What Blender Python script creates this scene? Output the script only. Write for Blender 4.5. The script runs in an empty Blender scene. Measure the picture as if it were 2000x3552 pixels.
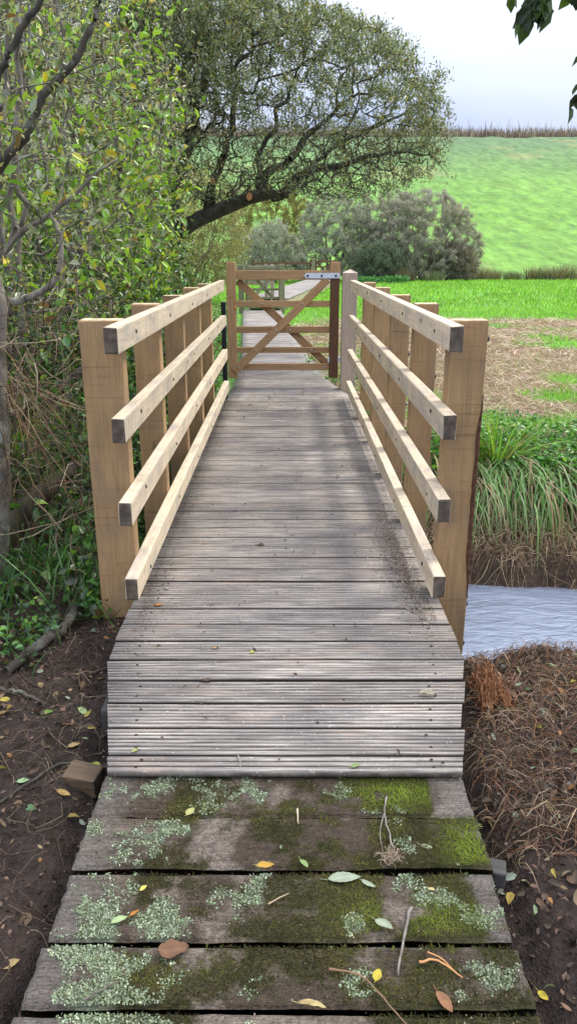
import bpy, bmesh, math
import numpy as np
from mathutils import Vector, Matrix
R = math.radians
S = bpy.context.scene
COL = S.collection
PI = math.pi

# ------------------------------------------------------------------ camera, sky, sun, exposure
cam = bpy.data.cameras.new("camera")
cam.sensor_fit = 'HORIZONTAL'; cam.sensor_width = 36.0; cam.lens = 48.4
cam.clip_start = 0.05; cam.clip_end = 3000
camo = bpy.data.objects.new("camera", cam); COL.objects.link(camo)
camo.location = (0, 0, 1.5); camo.rotation_euler = (R(90 - 18.57), 0, R(-0.0))
S.camera = camo

SUNV = Vector((0.72, 0.30, 0.98)).normalized()
w = bpy.data.worlds.new("World"); S.world = w; w.use_nodes = True
nt = w.node_tree; nt.nodes.clear()
def N(t, typ, **kw):
    n = t.nodes.new(typ)
    for k, v in kw.items():
        if k.startswith('i_'):
            key = k[2:]
            key = int(key) if key.isdigit() else key.replace('_', ' ')
            n.inputs[key].default_value = v
        else: setattr(n, k, v)
    return n
out = N(nt, 'ShaderNodeOutputWorld'); bg = N(nt, 'ShaderNodeBackground'); bg.inputs[1].default_value = 0.12
sky = N(nt, 'ShaderNodeTexSky'); sky.sky_type = 'NISHITA'; sky.sun_disc = False
sky.sun_elevation = math.asin(SUNV.z); sky.sun_rotation = math.atan2(SUNV.x, SUNV.y)
sky.air_density = 1.0; sky.dust_density = 1.5
tc = N(nt, 'ShaderNodeTexCoord'); mp = N(nt, 'ShaderNodeMapping'); mp.inputs['Scale'].default_value = (1.6, 1.6, 3.6)
mp.inputs['Location'].default_value = (0.35, 0.1, 0.2)
ns = N(nt, 'ShaderNodeTexNoise'); ns.inputs['Scale'].default_value = 1.9; ns.inputs['Detail'].default_value = 5; ns.inputs['Roughness'].default_value = 0.42
rp = N(nt, 'ShaderNodeValToRGB'); e = rp.color_ramp.elements
e[0].position = 0.36; e[0].color = (5.0, 5.6, 7.3, 1); e[1].position = 0.58; e[1].color = (6.9, 7.15, 7.7, 1)
mx = N(nt, 'ShaderNodeMix', data_type='RGBA'); mx.inputs[0].default_value = 0.88
nt.links.new(tc.outputs['Generated'], mp.inputs[0]); nt.links.new(mp.outputs[0], ns.inputs[0]); nt.links.new(ns.outputs[0], rp.inputs[0])
nt.links.new(sky.outputs[0], mx.inputs[6]); nt.links.new(rp.outputs[0], mx.inputs[7])
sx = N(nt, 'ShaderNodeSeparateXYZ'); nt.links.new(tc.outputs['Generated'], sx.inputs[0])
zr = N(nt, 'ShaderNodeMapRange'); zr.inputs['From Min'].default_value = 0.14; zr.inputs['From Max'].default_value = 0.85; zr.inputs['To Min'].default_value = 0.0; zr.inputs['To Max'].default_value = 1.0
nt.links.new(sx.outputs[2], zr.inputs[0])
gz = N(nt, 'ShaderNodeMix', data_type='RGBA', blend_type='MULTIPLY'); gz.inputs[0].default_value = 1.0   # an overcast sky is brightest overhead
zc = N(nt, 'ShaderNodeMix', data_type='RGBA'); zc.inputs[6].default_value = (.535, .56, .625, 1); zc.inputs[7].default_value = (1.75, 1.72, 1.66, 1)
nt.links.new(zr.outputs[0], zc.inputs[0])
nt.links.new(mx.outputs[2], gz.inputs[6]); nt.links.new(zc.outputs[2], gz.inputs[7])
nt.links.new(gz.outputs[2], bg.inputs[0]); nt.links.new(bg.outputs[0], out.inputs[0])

sl = bpy.data.lights.new("sun", 'SUN'); sl.energy = 1.5; sl.angle = R(11); sl.color = (1.0, 0.93, 0.81)
so = bpy.data.objects.new("sun", sl); COL.objects.link(so); so.location = (20, 10, 30)
so.rotation_euler = SUNV.to_track_quat('Z', 'Y').to_euler()

S.view_settings.view_transform = 'Standard'; S.view_settings.look = 'None'
S.view_settings.exposure = 0.98; S.view_settings.gamma = 1.0
S.cycles.max_bounces = 5; S.cycles.diffuse_bounces = 3; S.cycles.glossy_bounces = 2
S.cycles.transmission_bounces = 3; S.cycles.transparent_max_bounces = 4
S.cycles.use_denoising = True

# ------------------------------------------------------------------ numpy noise
def vnoise(x, y, seed=0):
    xi = np.floor(x).astype(np.int64); yi = np.floor(y).astype(np.int64)
    fx = x - xi; fy = y - yi
    fx = fx * fx * (3 - 2 * fx); fy = fy * fy * (3 - 2 * fy)
    def h(a, b):
        n = (a * 374761393 + b * 668265263 + seed * 1442695041) & 0xffffffff
        n = ((n ^ (n >> 13)) * 1274126177) & 0xffffffff
        n = n ^ (n >> 16)
        return (n & 0xffff) / 65535.0
    return (h(xi, yi) * (1 - fx) + h(xi + 1, yi) * fx) * (1 - fy) + (h(xi, yi + 1) * (1 - fx) + h(xi + 1, yi + 1) * fx) * fy
def fbm(x, y, sc=1.0, oct=4, seed=0, rough=0.5):
    x = np.asarray(x, float) * sc; y = np.asarray(y, float) * sc
    a = 1.0; t = 0; s = 0
    for i in range(oct):
        s = s + a * vnoise(x, y, seed + i * 17); t += a; a *= rough; x = x * 2.03 + 11.3; y = y * 2.03 + 5.7
    return s / t
def sst(a, b, x):
    t = np.clip((x - a) / (b - a), 0, 1); return t * t * (3 - 2 * t)
def lerp(a, b, t): return a + (b - a) * t

# ------------------------------------------------------------------ object helpers
def tag(o, label=None, cat=None, group=None, kind=None):
    if label: o['label'] = label
    if cat: o['category'] = cat
    if group: o['group'] = group
    if kind: o['kind'] = kind
    return o
def empty(name, loc, label, cat, group=None):
    o = bpy.data.objects.new(name, None); COL.objects.link(o); o.location = loc
    o.empty_display_size = 0.1
    return tag(o, label, cat, group)
def link(name, me, mats, parent=None, loc=None):
    """mesh data is in world coordinates; shift it so the object's origin is loc / the parent's place"""
    if not isinstance(mats, (list, tuple)): mats = [mats]
    for m in mats: me.materials.append(m)
    o = bpy.data.objects.new(name, me); COL.objects.link(o)
    off = Vector((0, 0, 0))
    if parent is not None:
        o.parent = parent; p = parent
        while p: off += p.location; p = p.parent
    if loc is not None:
        o.location = Vector(loc) - off; off = Vector(loc)
    me.transform(Matrix.Translation(-off)); me.update()
    return o
def npmesh(verts, faces, cols=None, uvs=None, smooth=False, attrs=None, matidx=None):
    """faces: list of int arrays (n,k)"""
    me = bpy.data.meshes.new("m")
    verts = np.asarray(verts, np.float32)
    me.vertices.add(len(verts)); me.vertices.foreach_set('co', verts.ravel())
    faces = [np.asarray(f, np.int32) for f in faces if len(f)]
    tot = np.concatenate([np.full(len(f), f.shape[1], np.int32) for f in faces])
    loops = np.concatenate([f.ravel() for f in faces])
    st = np.concatenate([[0], np.cumsum(tot)[:-1]]).astype(np.int32)
    me.loops.add(len(loops)); me.loops.foreach_set('vertex_index', loops)
    me.polygons.add(len(tot)); me.polygons.foreach_set('loop_start', st); me.polygons.foreach_set('loop_total', tot)
    if smooth: me.polygons.foreach_set('use_smooth', np.ones(len(tot), bool))
    if matidx is not None: me.polygons.foreach_set('material_index', np.asarray(matidx, np.int32))
    me.update(calc_edges=True)
    if cols is not None:
        ca = me.color_attributes.new("Col", 'FLOAT_COLOR', 'POINT')
        c = np.ones((len(verts), 4), np.float32); c[:, :3] = cols; ca.data.foreach_set('color', c.ravel())
    if uvs is not None:
        ul = me.uv_layers.new(name="UVMap"); ul.data.foreach_set('uv', np.asarray(uvs, np.float32)[loops].ravel())
    if attrs:
        for k, v in attrs.items():
            a = me.attributes.new(k, 'FLOAT', 'POINT'); a.data.foreach_set('value', np.asarray(v, np.float32))
    return me
class Geo:
    def __init__(s): s.v = []; s.c = []; s.f = {}; s.n = 0
    def add(s, v, faces, c=None):
        v = np.asarray(v, float).reshape(-1, 3)
        for f in faces:
            f = np.asarray(f, np.int64)
            if len(f): s.f.setdefault(f.shape[1], []).append(f + s.n)
        s.v.append(v); s.n += len(v)
        if c is None: c = (0.3, 0.3, 0.3)
        c = np.asarray(c, float)
        s.c.append(np.broadcast_to(c, (len(v), 3)) if c.ndim == 1 else c)
        return s
    def mesh(s, smooth=False):
        return npmesh(np.concatenate(s.v), [np.concatenate(s.f[k]) for k in s.f], np.concatenate(s.c), smooth=smooth)

def norm(v): return v / np.maximum(np.linalg.norm(v, axis=-1, keepdims=True), 1e-9)
def frames(t):
    ref = np.where(np.abs(t[..., 2:3]) > 0.9, np.array([1.0, 0, 0]), np.array([0, 0, 1.0]))
    a = norm(np.cross(t, ref)); b = np.cross(t, a); return a, b
def tubes(g, P, Rr, sides, col):
    """P (E,m,3) polylines, Rr (E,m) radii"""
    E, m, _ = P.shape
    if E == 0: return
    t = np.gradient(P, axis=1); t = norm(t)
    a, b = frames(t)
    th = np.arange(sides) * 2 * PI / sides
    V = P[:, :, None, :] + Rr[:, :, None, None] * (np.cos(th)[None, None, :, None] * a[:, :, None, :] + np.sin(th)[None, None, :, None] * b[:, :, None, :])
    base = (np.arange(E) * m * sides)[:, None, None]
    i = np.arange(m - 1)[None, :, None] * sides; j = np.arange(sides)[None, None, :]; j2 = (j + 1) % sides
    F = np.stack([base + i + j, base + i + j2, base + i + sides + j2, base + i + sides + j], -1).reshape(-1, 4)
    col = np.asarray(col, float)
    C = np.broadcast_to(col, (E, 3)) if col.ndim == 1 else col
    C = np.repeat(C, m * sides, axis=0)
    g.add(V.reshape(-1, 3), [F], C)
def tube1(g, pts, radii, sides=8, col=(0.3, 0.3, 0.3), sub=4, jit=0.0, rng=None, cap=True):
    pts = np.asarray(pts, float); n = len(pts)
    if np.isscalar(radii): radii = [radii] * n
    tt = np.linspace(0, n - 1, (n - 1) * sub + 1)
    P = np.zeros((len(tt), 3)); tn = np.gradient(pts, axis=0) if n > 2 else np.repeat((pts[1:] - pts[:1]), 2, 0)
    for k, t in enumerate(tt):
        i = min(int(t), n - 2); f = t - i
        h00 = 2*f**3-3*f**2+1; h10 = f**3-2*f**2+f; h01 = -2*f**3+3*f**2; h11 = f**3-f**2
        P[k] = h00*pts[i] + h10*tn[i] + h01*pts[i+1] + h11*tn[i+1]
    rr = np.interp(tt, range(n), radii)
    if jit and rng is not None:
        P = P + rng.normal(0, jit, P.shape); rr = rr * (1 + rng.normal(0, 0.08, len(rr)))
    n0 = g.n
    tubes(g, P[None], rr[None], sides, col)
    if cap:
        k = (len(tt) - 1) * sides
        g.f.setdefault(sides, []).append(np.array([[n0 + q for q in range(sides)]])); g.f[sides].append(np.array([[n0 + k + sides - 1 - q for q in range(sides)]]))
    return P
def leaves(g, pos, d, L, W, col, rng, hi=False, fold=0.25, curl=0.15):
    """leaf blades: base at pos, along d (unit), length L, width W (arrays)"""
    n = len(pos)
    if n == 0: return
    d = norm(d)
    r = norm(rng.normal(size=(n, 3)) + np.array([0, 0, 1.2])); s = norm(np.cross(d, r)); u = np.cross(s, d)
    L = np.broadcast_to(L, n)[:, None]; W = np.broadcast_to(W, n)[:, None]
    if not hi:
        V = np.stack([pos, pos + d*L*0.45 + s*W*0.5 + u*W*fold, pos + d*L + u*L*curl*rng.normal(0, 1, (n, 1)), pos + d*L*0.45 - s*W*0.5 + u*W*fold], 1)
        F = (np.arange(n) * 4)[:, None] + np.array([[0, 1, 2]]); F2 = (np.arange(n) * 4)[:, None] + np.array([[0, 2, 3]])
        k = 4; fs = [np.concatenate([F, F2])]
    else:
        c = curl * rng.normal(0.6, 0.8, (n, 1))
        V = np.stack([pos, pos + d*L*0.28 + s*W*0.42 + u*W*fold, pos + d*L*0.66 + s*W*0.40 + u*(W*fold - L*c*0.3), pos + d*L*1.0 - u*L*c,
                      pos + d*L*0.66 - s*W*0.40 + u*(W*fold - L*c*0.3), pos + d*L*0.28 - s*W*0.42 + u*W*fold, pos + d*L*0.5 - u*L*c*0.2], 1)
        q = (np.arange(n) * 7)[:, None]
        fs = [np.concatenate([q + np.array([[0, 1, 6]]), q + np.array([[1, 2, 6]]), q + np.array([[2, 3, 6]]), q + np.array([[3, 4, 6]]), q + np.array([[4, 5, 6]]), q + np.array([[5, 0, 6]])])]
        k = 7
    C = np.repeat(np.broadcast_to(np.asarray(col, float), (n, 3)), k, axis=0)
    g.add(V.reshape(-1, 3), fs, C)
def blades(g, base, H, W, rng, col, lean=0.35, bend=0.5, az=None, seg=3, tipcol=None, droop=None):
    n = len(base)
    if az is None: az = rng.uniform(0, 2 * PI, n)
    H = np.broadcast_to(H, n); W = np.broadcast_to(W, n)
    dr = np.stack([np.cos(az), np.sin(az), np.zeros(n)], 1); sd = np.stack([-np.sin(az), np.cos(az), np.zeros(n)], 1)
    sd = norm(sd + rng.normal(0, 0.5, (n, 3)) * np.array([1, 1, 0]))
    ln = lean * np.abs(rng.normal(0.6, 0.5, n)); bd = bend * np.abs(rng.normal(0.6, 0.5, n))
    V = []
    for k in range(seg + 1):
        t = k / seg
        x = H * (ln * t + bd * t * t); z = H * (t - (0.35 * bd if droop is None else droop * bd) * t * t)
        c = base + dr * x[:, None]; c[:, 2] += z
        if k < seg:
            wk = (W * (1 - 0.75 * t ** 1.5) * 0.5)[:, None]; V += [c - sd * wk, c + sd * wk]
        else: V.append(c)
    m = 2 * seg + 1; V = np.stack(V, 1)
    q = (np.arange(n) * m)[:, None]
    F4 = np.concatenate([q + np.array([[2*k, 2*k+1, 2*k+3, 2*k+2]]) for k in range(seg - 1)]) if seg > 1 else np.zeros((0, 4), int)
    F3 = q + np.array([[2*seg-2, 2*seg-1, 2*seg]])
    C = np.repeat(np.broadcast_to(np.asarray(col, float), (n, 3))[:, None], m, axis=1).copy()
    if tipcol is not None: C[:, -1] = tipcol; C[:, -2] = lerp(C[:, -2], np.asarray(tipcol), 0.4)
    g.add(V.reshape(-1, 3), [F4, F3], C.reshape(-1, 3))
def strips(g, base, L, W, rng, col, hfun=None, curl=1.2, m=5, lift=0.02, dirz=0.0, az=None):
    """thin bent straws lying about"""
    n = len(base); L = np.broadcast_to(L, n); W = np.broadcast_to(W, n)
    a = rng.uniform(0, 2 * PI, n) if az is None else az
    P = [base.copy()]; da = rng.normal(0, curl, n) / m
    zz = rng.uniform(0, lift, n)
    for k in range(m - 1):
        a = a + da + rng.normal(0, 0.15, n)
        p = P[-1] + np.stack([np.cos(a), np.sin(a), np.zeros(n) + dirz], 1) * (L / (m - 1))[:, None]
        P.append(p)
    P = np.stack(P, 1)
    if hfun is not None:
        z = hfun(P[..., 0].ravel(), P[..., 1].ravel()).reshape(n, m)
        arch = np.sin(np.linspace(0, PI, m))[None] * (rng.uniform(0, 1, n) ** 3 * lift * 2.5)[:, None]
        P[..., 2] = z + zz[:, None] + arch
    t = norm(np.gradient(P, axis=1)); roll = rng.uniform(0, PI, n)
    s, b = frames(t); sd = s * np.cos(roll)[:, None, None] + b * np.sin(roll)[:, None, None]
    wk = (W[:, None] * np.linspace(1, 0.4, m)[None])[..., None] * 0.5
    V = np.stack([P - sd * wk, P + sd * wk], 2).reshape(n, m * 2, 3)
    q = (np.arange(n) * 2 * m)[:, None]
    F = np.concatenate([q + np.array([[2*k, 2*k+1, 2*k+3, 2*k+2]]) for k in range(m - 1)])
    C = np.repeat(np.broadcast_to(np.asarray(col, float), (n, 3)), 2 * m, axis=0)
    g.add(V.reshape(-1, 3), [F], C)
def pick(rng, n, pal, p=None, var=0.18):
    pal = np.asarray(pal, float); p = None if p is None else np.asarray(p) / np.sum(p)
    c = pal[rng.choice(len(pal), n, p=p)]
    return np.clip(c * (1 + rng.normal(0, var, (n, 1))) * (1 + rng.normal(0, 0.05, (n, 3))), 0.004, 0.9)

# ------------------------------------------------------------------ materials
def newmat(name):
    m = bpy.data.materials.new(name); m.use_nodes = True; t = m.node_tree; t.nodes.clear()
    o = N(t, 'ShaderNodeOutputMaterial'); b = N(t, 'ShaderNodeBsdfPrincipled'); t.links.new(b.outputs[0], o.inputs[0])
    b.inputs['Specular IOR Level'].default_value = 0.3
    return m, t, b, o
def ramp(t, src, stops):
    r = N(t, 'ShaderNodeValToRGB'); el = r.color_ramp.elements
    while len(el) > 1: el.remove(el[-1])
    el[0].position = stops[0][0]; el[0].color = (*stops[0][1], 1) if hasattr(stops[0][1], '__len__') else (stops[0][1],) * 3 + (1,)
    for p, c in stops[1:]:
        x = el.new(p); x.color = (*c, 1) if hasattr(c, '__len__') else (c, c, c, 1)
    t.links.new(src, r.inputs[0]); return r.outputs[0]
def mixc(t, f, a, b, mode='MIX'):
    m = N(t, 'ShaderNodeMix', data_type='RGBA', blend_type=mode)
    for s, i in ((f, 0), (a, 6), (b, 7)):
        if isinstance(s, (int, float)): m.inputs[i].default_value = s
        elif isinstance(s, tuple): m.inputs[i].default_value = (*s, 1)
        else: t.links.new(s, m.inputs[i])
    return m.outputs[2]
def noise(t, vec, scale, detail=4, rough=0.55, dist=0.0):
    n = N(t, 'ShaderNodeTexNoise'); n.inputs['Scale'].default_value = scale; n.inputs['Detail'].default_value = detail
    n.inputs['Roughness'].default_value = rough; n.inputs['Distortion'].default_value = dist
    if vec is not None: t.links.new(vec, n.inputs['Vector'])
    return n.outputs[0]
def mapping(t, vec, sc):
    m = N(t, 'ShaderNodeMapping'); m.inputs['Scale'].default_value = sc; t.links.new(vec, m.inputs[0]); return m.outputs[0]
def bump(t, b, h, strength, dist):
    n = N(t, 'ShaderNodeBump'); n.inputs['Strength'].default_value = strength; n.inputs['Distance'].default_value = dist
    t.links.new(h, n.inputs['Height']); t.links.new(n.outputs[0], b.inputs['Normal']); return n
def wood(name, c1, c2, streak, stain, stain_amt=0.5, end=(0.06, 0.045, 0.03), rough=0.75, saw=0.0, var=0.25):
    m, t, b, o = newmat(name)
    uv = N(t, 'ShaderNodeUVMap').outputs[0]
    g1 = noise(t, mapping(t, uv, (1.3, 22, 1)), 2.0, 6, 0.6, 0.6)
    c = ramp(t, g1, [(0.3, c1), (0.7, c2)])
    g2 = noise(t, mapping(t, uv, (3, 110, 1)), 2.2, 4, 0.7)
    c = mixc(t, ramp(t, g2, [(0.5, 0.0), (0.72, 0.65)]), c, streak)
    g3 = noise(t, mapping(t, uv, (2.2, 5, 1)), 1.7, 5, 0.6, 0.4)
    c = mixc(t, ramp(t, g3, [(0.46, 0.0), (0.7, stain_amt)]), c, stain)
    # saw marks and short cracks running across the grain
    g4 = noise(t, mapping(t, uv, (34, 2.0, 1)), 1.6, 3, 0.6)
    c = mixc(t, ramp(t, g4, [(0.58, 0.0), (0.74, saw)]), c, streak)
    # knots
    vo = N(t, 'ShaderNodeTexVoronoi'); vo.inputs['Scale'].default_value = 1.0; t.links.new(mapping(t, uv, (1.6, 5, 1)), vo.inputs['Vector'])
    c = mixc(t, ramp(t, vo.outputs['Distance'], [(0.0, 0.85), (0.045, 0.7), (0.09, 0.0)]), c, streak)
    oi = N(t, 'ShaderNodeObjectInfo'); hv = N(t, 'ShaderNodeHueSaturation')
    mr = N(t, 'ShaderNodeMapRange'); mr.inputs['To Min'].default_value = 1 - var; mr.inputs['To Max'].default_value = 1 + var * 0.5
    t.links.new(oi.outputs['Random'], mr.inputs[0]); t.links.new(mr.outputs[0], hv.inputs['Value']); t.links.new(c, hv.inputs['Color']); c = hv.outputs[0]
    at = N(t, 'ShaderNodeAttribute', attribute_name='endg')
    ec = mixc(t, ramp(t, noise(t, uv, 26, 4), [(0.4, 0.0), (0.65, 1.0)]), end, tuple(min(1, q * 2.0) for q in end))
    c = mixc(t, at.outputs['Fac'], c, ec)
    t.links.new(c, b.inputs['Base Color']); b.inputs['Roughness'].default_value = rough
    h = N(t, 'ShaderNodeMath', operation='ADD'); t.links.new(g1, h.inputs[0]); t.links.new(g2, h.inputs[1])
    bump(t, b, h.outputs[0], 0.45, 0.004)
    return m
M = {}
M['post'] = wood('post_wood', (.33, .205, .095), (.43, .28, .14), (.13, .08, .045), (.22, .16, .11), 0.65, (.40, .31, .20), saw=0.6, var=0.12)
M['rail'] = wood('rail_wood', (.58, .47, .325), (.70, .585, .43), (.20, .15, .115), (.33, .295, .27), 0.75, (.075, .06, .045), saw=0.85, var=0.12)
M['gatewood'] = wood('gate_wood', (.33, .185, .085), (.48, .30, .155), (.12, .065, .035), (.22, .16, .11), 0.5, (.2, .12, .07), var=0.2)
M['gatedark'] = wood('dark_gate_wood', (.10, .05, .028), (.17, .09, .05), (.05, .03, .02), (.10, .07, .05), 0.4, (.1, .06, .04), var=0.1)
M['greypost'] = wood('grey_post_wood', (.34, .26, .205), (.44, .35, .28), (.14, .10, .08), (.25, .22, .20), 0.6, (.3, .25, .2), var=0.1)
M['mossypost'] = wood('greenish_post_wood', (.18, .18, .10), (.27, .25, .16), (.09, .08, .05), (.13, .16, .07), 0.7, (.2, .2, .13), var=0.2)
M['beam'] = wood('dark_beam_wood', (.045, .042, .04), (.08, .075, .07), (.02, .02, .02), (.04, .045, .04), 0.5, (.05, .05, .05))
M['fascia'] = wood('pale_fascia_wood', (.42, .35, .24), (.55, .47, .33), (.12, .09, .06), (.12, .10, .08), 0.7, (.3, .25, .17), saw=0.5)
M['offcut'] = wood('offcut_wood', (.10, .065, .038), (.21, .145, .09), (.07, .045, .03), (.10, .07, .05), 0.6, (.045, .035, .028))

def simple(name, col, rough=0.6, metal=0.0, var=0.15, scale=20):
    m, t, b, o = newmat(name)
    tcn = N(t, 'ShaderNodeTexCoord').outputs['Object']
    n = noise(t, tcn, scale, 5)
    c = ramp(t, n, [(0.3, tuple(q * (1 - var) for q in col)), (0.7, tuple(min(1, q * (1 + var)) for q in col))])
    t.links.new(c, b.inputs['Base Color']); b.inputs['Roughness'].default_value = rough; b.inputs['Metallic'].default_value = metal
    bump(t, b, n, 0.2, 0.002)
    return m
M['galv'] = simple('galvanised_steel', (.62, .68, .76), 0.38, 0.55, 0.12, 30)
M['bolt'] = simple('black_bolt', (.035, .035, .04), 0.45, 0.6)
M['bolt2'] = simple('dull_bolt', (.45, .42, .40), 0.45, 0.6)
M['screw'] = simple('dark_screw', (.03, .025, .022), 0.6, 0.3)
M['blackpost'] = simple('black_post_paint', (.02, .02, .024), 0.6)

def deckmat():
    m, t, b, o = newmat('ribbed_decking')
    uv = N(t, 'ShaderNodeUVMap').outputs[0]
    pos = N(t, 'ShaderNodeNewGeometry').outputs['Position']
    g1 = noise(t, mapping(t, uv, (1.4, 60, 1)), 2.0, 6, 0.65, 0.3)
    c = ramp(t, g1, [(0.34, (.10, .086, .074)), (0.5, (.32, .285, .25)), (0.66, (.60, .545, .475))])
    big = noise(t, mapping(t, pos, (1.0, 1.3, 1)), 1.6, 5, 0.6, 0.3)
    c = mixc(t, ramp(t, big, [(0.42, 0.0), (0.62, 0.66)]), c, (.145, .13, .125))
    big2 = noise(t, mapping(t, pos, (1.2, 4, 1)), 2.3, 4, 0.6)
    c = mixc(t, ramp(t, big2, [(0.55, 0.0), (0.75, 0.55)]), c, (.56, .41, .31))
    g2 = noise(t, mapping(t, uv, (4, 160, 1)), 2, 3, 0.7)
    c = mixc(t, ramp(t, g2, [(0.52, 0.0), (0.7, 0.8)]), c, (.07, .06, .055))
    sp = noise(t, pos, 95, 3, 0.6)
    c = mixc(t, ramp(t, sp, [(0.62, 0.0), (0.72, 0.75)]), c, (.62, .56, .52))
    at = N(t, 'ShaderNodeAttribute', attribute_name='groove_shade')
    c = mixc(t, at.outputs['Fac'], c, (.018, .014, .012))  # near-black painted into rib grooves and board sides as the gaps' shade
    oi = N(t, 'ShaderNodeObjectInfo'); hv = N(t, 'ShaderNodeHueSaturation')
    mr = N(t, 'ShaderNodeMapRange'); mr.inputs['To Min'].default_value = 0.8; mr.inputs['To Max'].default_value = 1.12
    t.links.new(oi.outputs['Random'], mr.inputs[0]); t.links.new(mr.outputs[0], hv.inputs['Value']); t.links.new(c, hv.inputs['Color']); c = hv.outputs[0]
    t.links.new(c, b.inputs['Base Color']); b.inputs['Roughness'].default_value = 0.62
    bump(t, b, g1, 0.5, 0.003)
    return m
M['deck'] = deckmat()

def leafmat(name, trans=0.35, rough=0.45, spec=0.35, gain=1.0):
    m, t, b, o = newmat(name)
    at = N(t, 'ShaderNodeAttribute', attribute_name='Col').outputs['Color']
    c = mixc(t, 1.0, at, (gain, gain, gain), 'MULTIPLY')
    t.links.new(c, b.inputs['Base Color']); b.inputs['Roughness'].default_value = rough; b.inputs['Specular IOR Level'].default_value = spec
    if trans > 0:
        tr = N(t, 'ShaderNodeBsdfTranslucent'); ms = N(t, 'ShaderNodeMixShader'); ms.inputs[0].default_value = trans
        t.links.new(mixc(t, 1.0, c, (1.25, 1.2, 0.6), 'MULTIPLY'), tr.inputs[0])
        t.links.new(b.outputs[0], ms.inputs[1]); t.links.new(tr.outputs[0], ms.inputs[2]); t.links.new(ms.outputs[0], o.inputs[0])
    return m
M['leaf'] = leafmat('leaf_green', 0.34, 0.33, 0.65)
M['grass'] = leafmat('grass_blade', 0.3, 0.55, 0.25)
M['straw'] = leafmat('dry_straw', 0.12, 0.7, 0.15)
def barkmat(name, c1, c2, c3, sc=18):
    m, t, b, o = newmat(name)
    p = N(t, 'ShaderNodeTexCoord').outputs['Object']
    n = noise(t, mapping(t, p, (1, 1, 0.5)), sc, 6, 0.65, 0.5)
    c = ramp(t, n, [(0.35, c1), (0.6, c2)])
    n2 = noise(t, p, sc * 0.35, 5, 0.7)
    c = mixc(t, ramp(t, n2, [(0.54, 0.0), (0.62, 0.85)]), c, c3)
    t.links.new(c, b.inputs['Base Color']); b.inputs['Roughness'].default_value = 0.85
    bump(t, b, n, 0.8, 0.012)
    return m
M['bark'] = barkmat('dark_willow_bark', (.030, .027, .020), (.075, .068, .052), (.09, .11, .07))
M['barkgrey'] = barkmat('grey_bark', (.09, .078, .062), (.21, .185, .15), (.30, .31, .25))
M['barkmoss'] = barkmat('mossy_bark', (.045, .035, .025), (.10, .08, .055), (.05, .075, .015), 14)
M['barkpale'] = barkmat('pale_lichen_bark', (.13, .11, .09), (.30, .27, .23), (.42, .43, .38), 30)
M['barkfall'] = barkmat('fallen_bark', (.04, .034, .027), (.085, .072, .058), (.15, .15, .12))
M['cut'] = simple('fresh_cut_wood', (.55, .27, .11), 0.8, 0, 0.15, 60)
M['bits'] = leafmat('litter_bits', 0.1, 0.75, 0.2)

# ------------------------------------------------------------------ terrain
WATER = -0.80
def ybank(x): return np.interp(x, [-6, -2.5, -1.2, -0.9, -0.3, 0.75, 1.3, 2.5, 6], [4.3, 4.2, 3.9, 3.6, 3.1, 2.86, 2.97, 3.35, 4.1])
def yfar(x): return np.interp(x, [-6, -1.0, 0.5, 1.5, 2.5, 6], [6.2, 5.9, 5.5, 5.12, 5.0, 5.6])
def H0(x, y):
    x = np.asarray(x, float); y = np.asarray(y, float)
    yb = ybank(x) + 0.12 * (fbm(x, y * 0, 3.1, 3, 5) - 0.5); yf = yfar(x) + 0.25 * (fbm(x, y * 0, 2.3, 3, 9) - 0.5)
    z = -0.13 + 0 * y
    near = -0.13 + (-0.95 + 0.13) * sst(0, 0.42, y - yb)
    s = y - yf
    far = np.interp(s, [-0.35, 0.0, 0.15, 0.55, 1.1, 1.9, 3.0], [-0.98, -0.84, -0.66, -0.50, -0.22, -0.12, -0.10])
    z = np.where(y < (yb + yf) / 2, near, far)
    z = np.where(y > 9, lerp(z, -0.10 + 0.0 * y, 1), z)
    return z
def H(x, y):
    x = np.asarray(x, float); y = np.asarray(y, float)
    z = H0(x, y)
    near = sst(12, 6, y)
    z = z + (fbm(x, y, 2.2, 3, 1) - 0.5) * 0.07 * (0.35 + 0.65 * near) + (fbm(x, y, 11, 3, 2) - 0.5) * 0.06 * near + (fbm(x, y, 30, 3, 3, .65) - 0.5) * 0.038 * near
    z = z + (fbm(x, y, 0.12, 3, 8) - 0.5) * 0.3 * sst(15, 40, y)
    # straw heap on the right near bank; lower ground under the walkways
    z = z + 0.06 * sst(0.9, 1.5, x) * sst(1.4, 2.0, y) * sst(2.8, 2.3, y)
    under = sst(0.70, 0.58, np.abs(x + 0.02)) * sst(3.6, 3.2, y)
    z = z - 0.05 * under
    return z
def axis(breaks):
    a = []
    for (s, e_, st) in breaks: a.append(np.arange(s, e_, st))
    return np.concatenate(a + [[breaks[-1][1]]])
def grid_mesh(xs, ys, hf, cf, extra=None):
    X, Y = np.meshgrid(xs, ys); nx = len(xs); ny = len(ys)
    Z = hf(X.ravel(), Y.ravel()); V = np.stack([X.ravel(), Y.ravel(), Z], 1)
    i = (np.arange(ny - 1)[:, None] * nx + np.arange(nx - 1)[None]).ravel()
    F = np.stack([i, i + 1, i + nx + 1, i + nx], 1)
    return npmesh(V, [F], cf(V), smooth=True)
def patch_straw(x, y):
    """how much the ground is brown mown straw rather than green grass"""
    n = fbm(x, y, 0.55, 4, 21)
    lim = sst(21.0, 17.5, y + (fbm(x, y, 0.5, 3, 22) - 0.5) * 5)
    gaps = sst(0.60, 0.70, fbm(x, y, 0.8, 3, 23) + 0.03 * sst(3, 1, np.abs(y - 9)))
    return lim * (1 - gaps) * sst(-0.5, 0.4, x + 0.6) 
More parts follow.
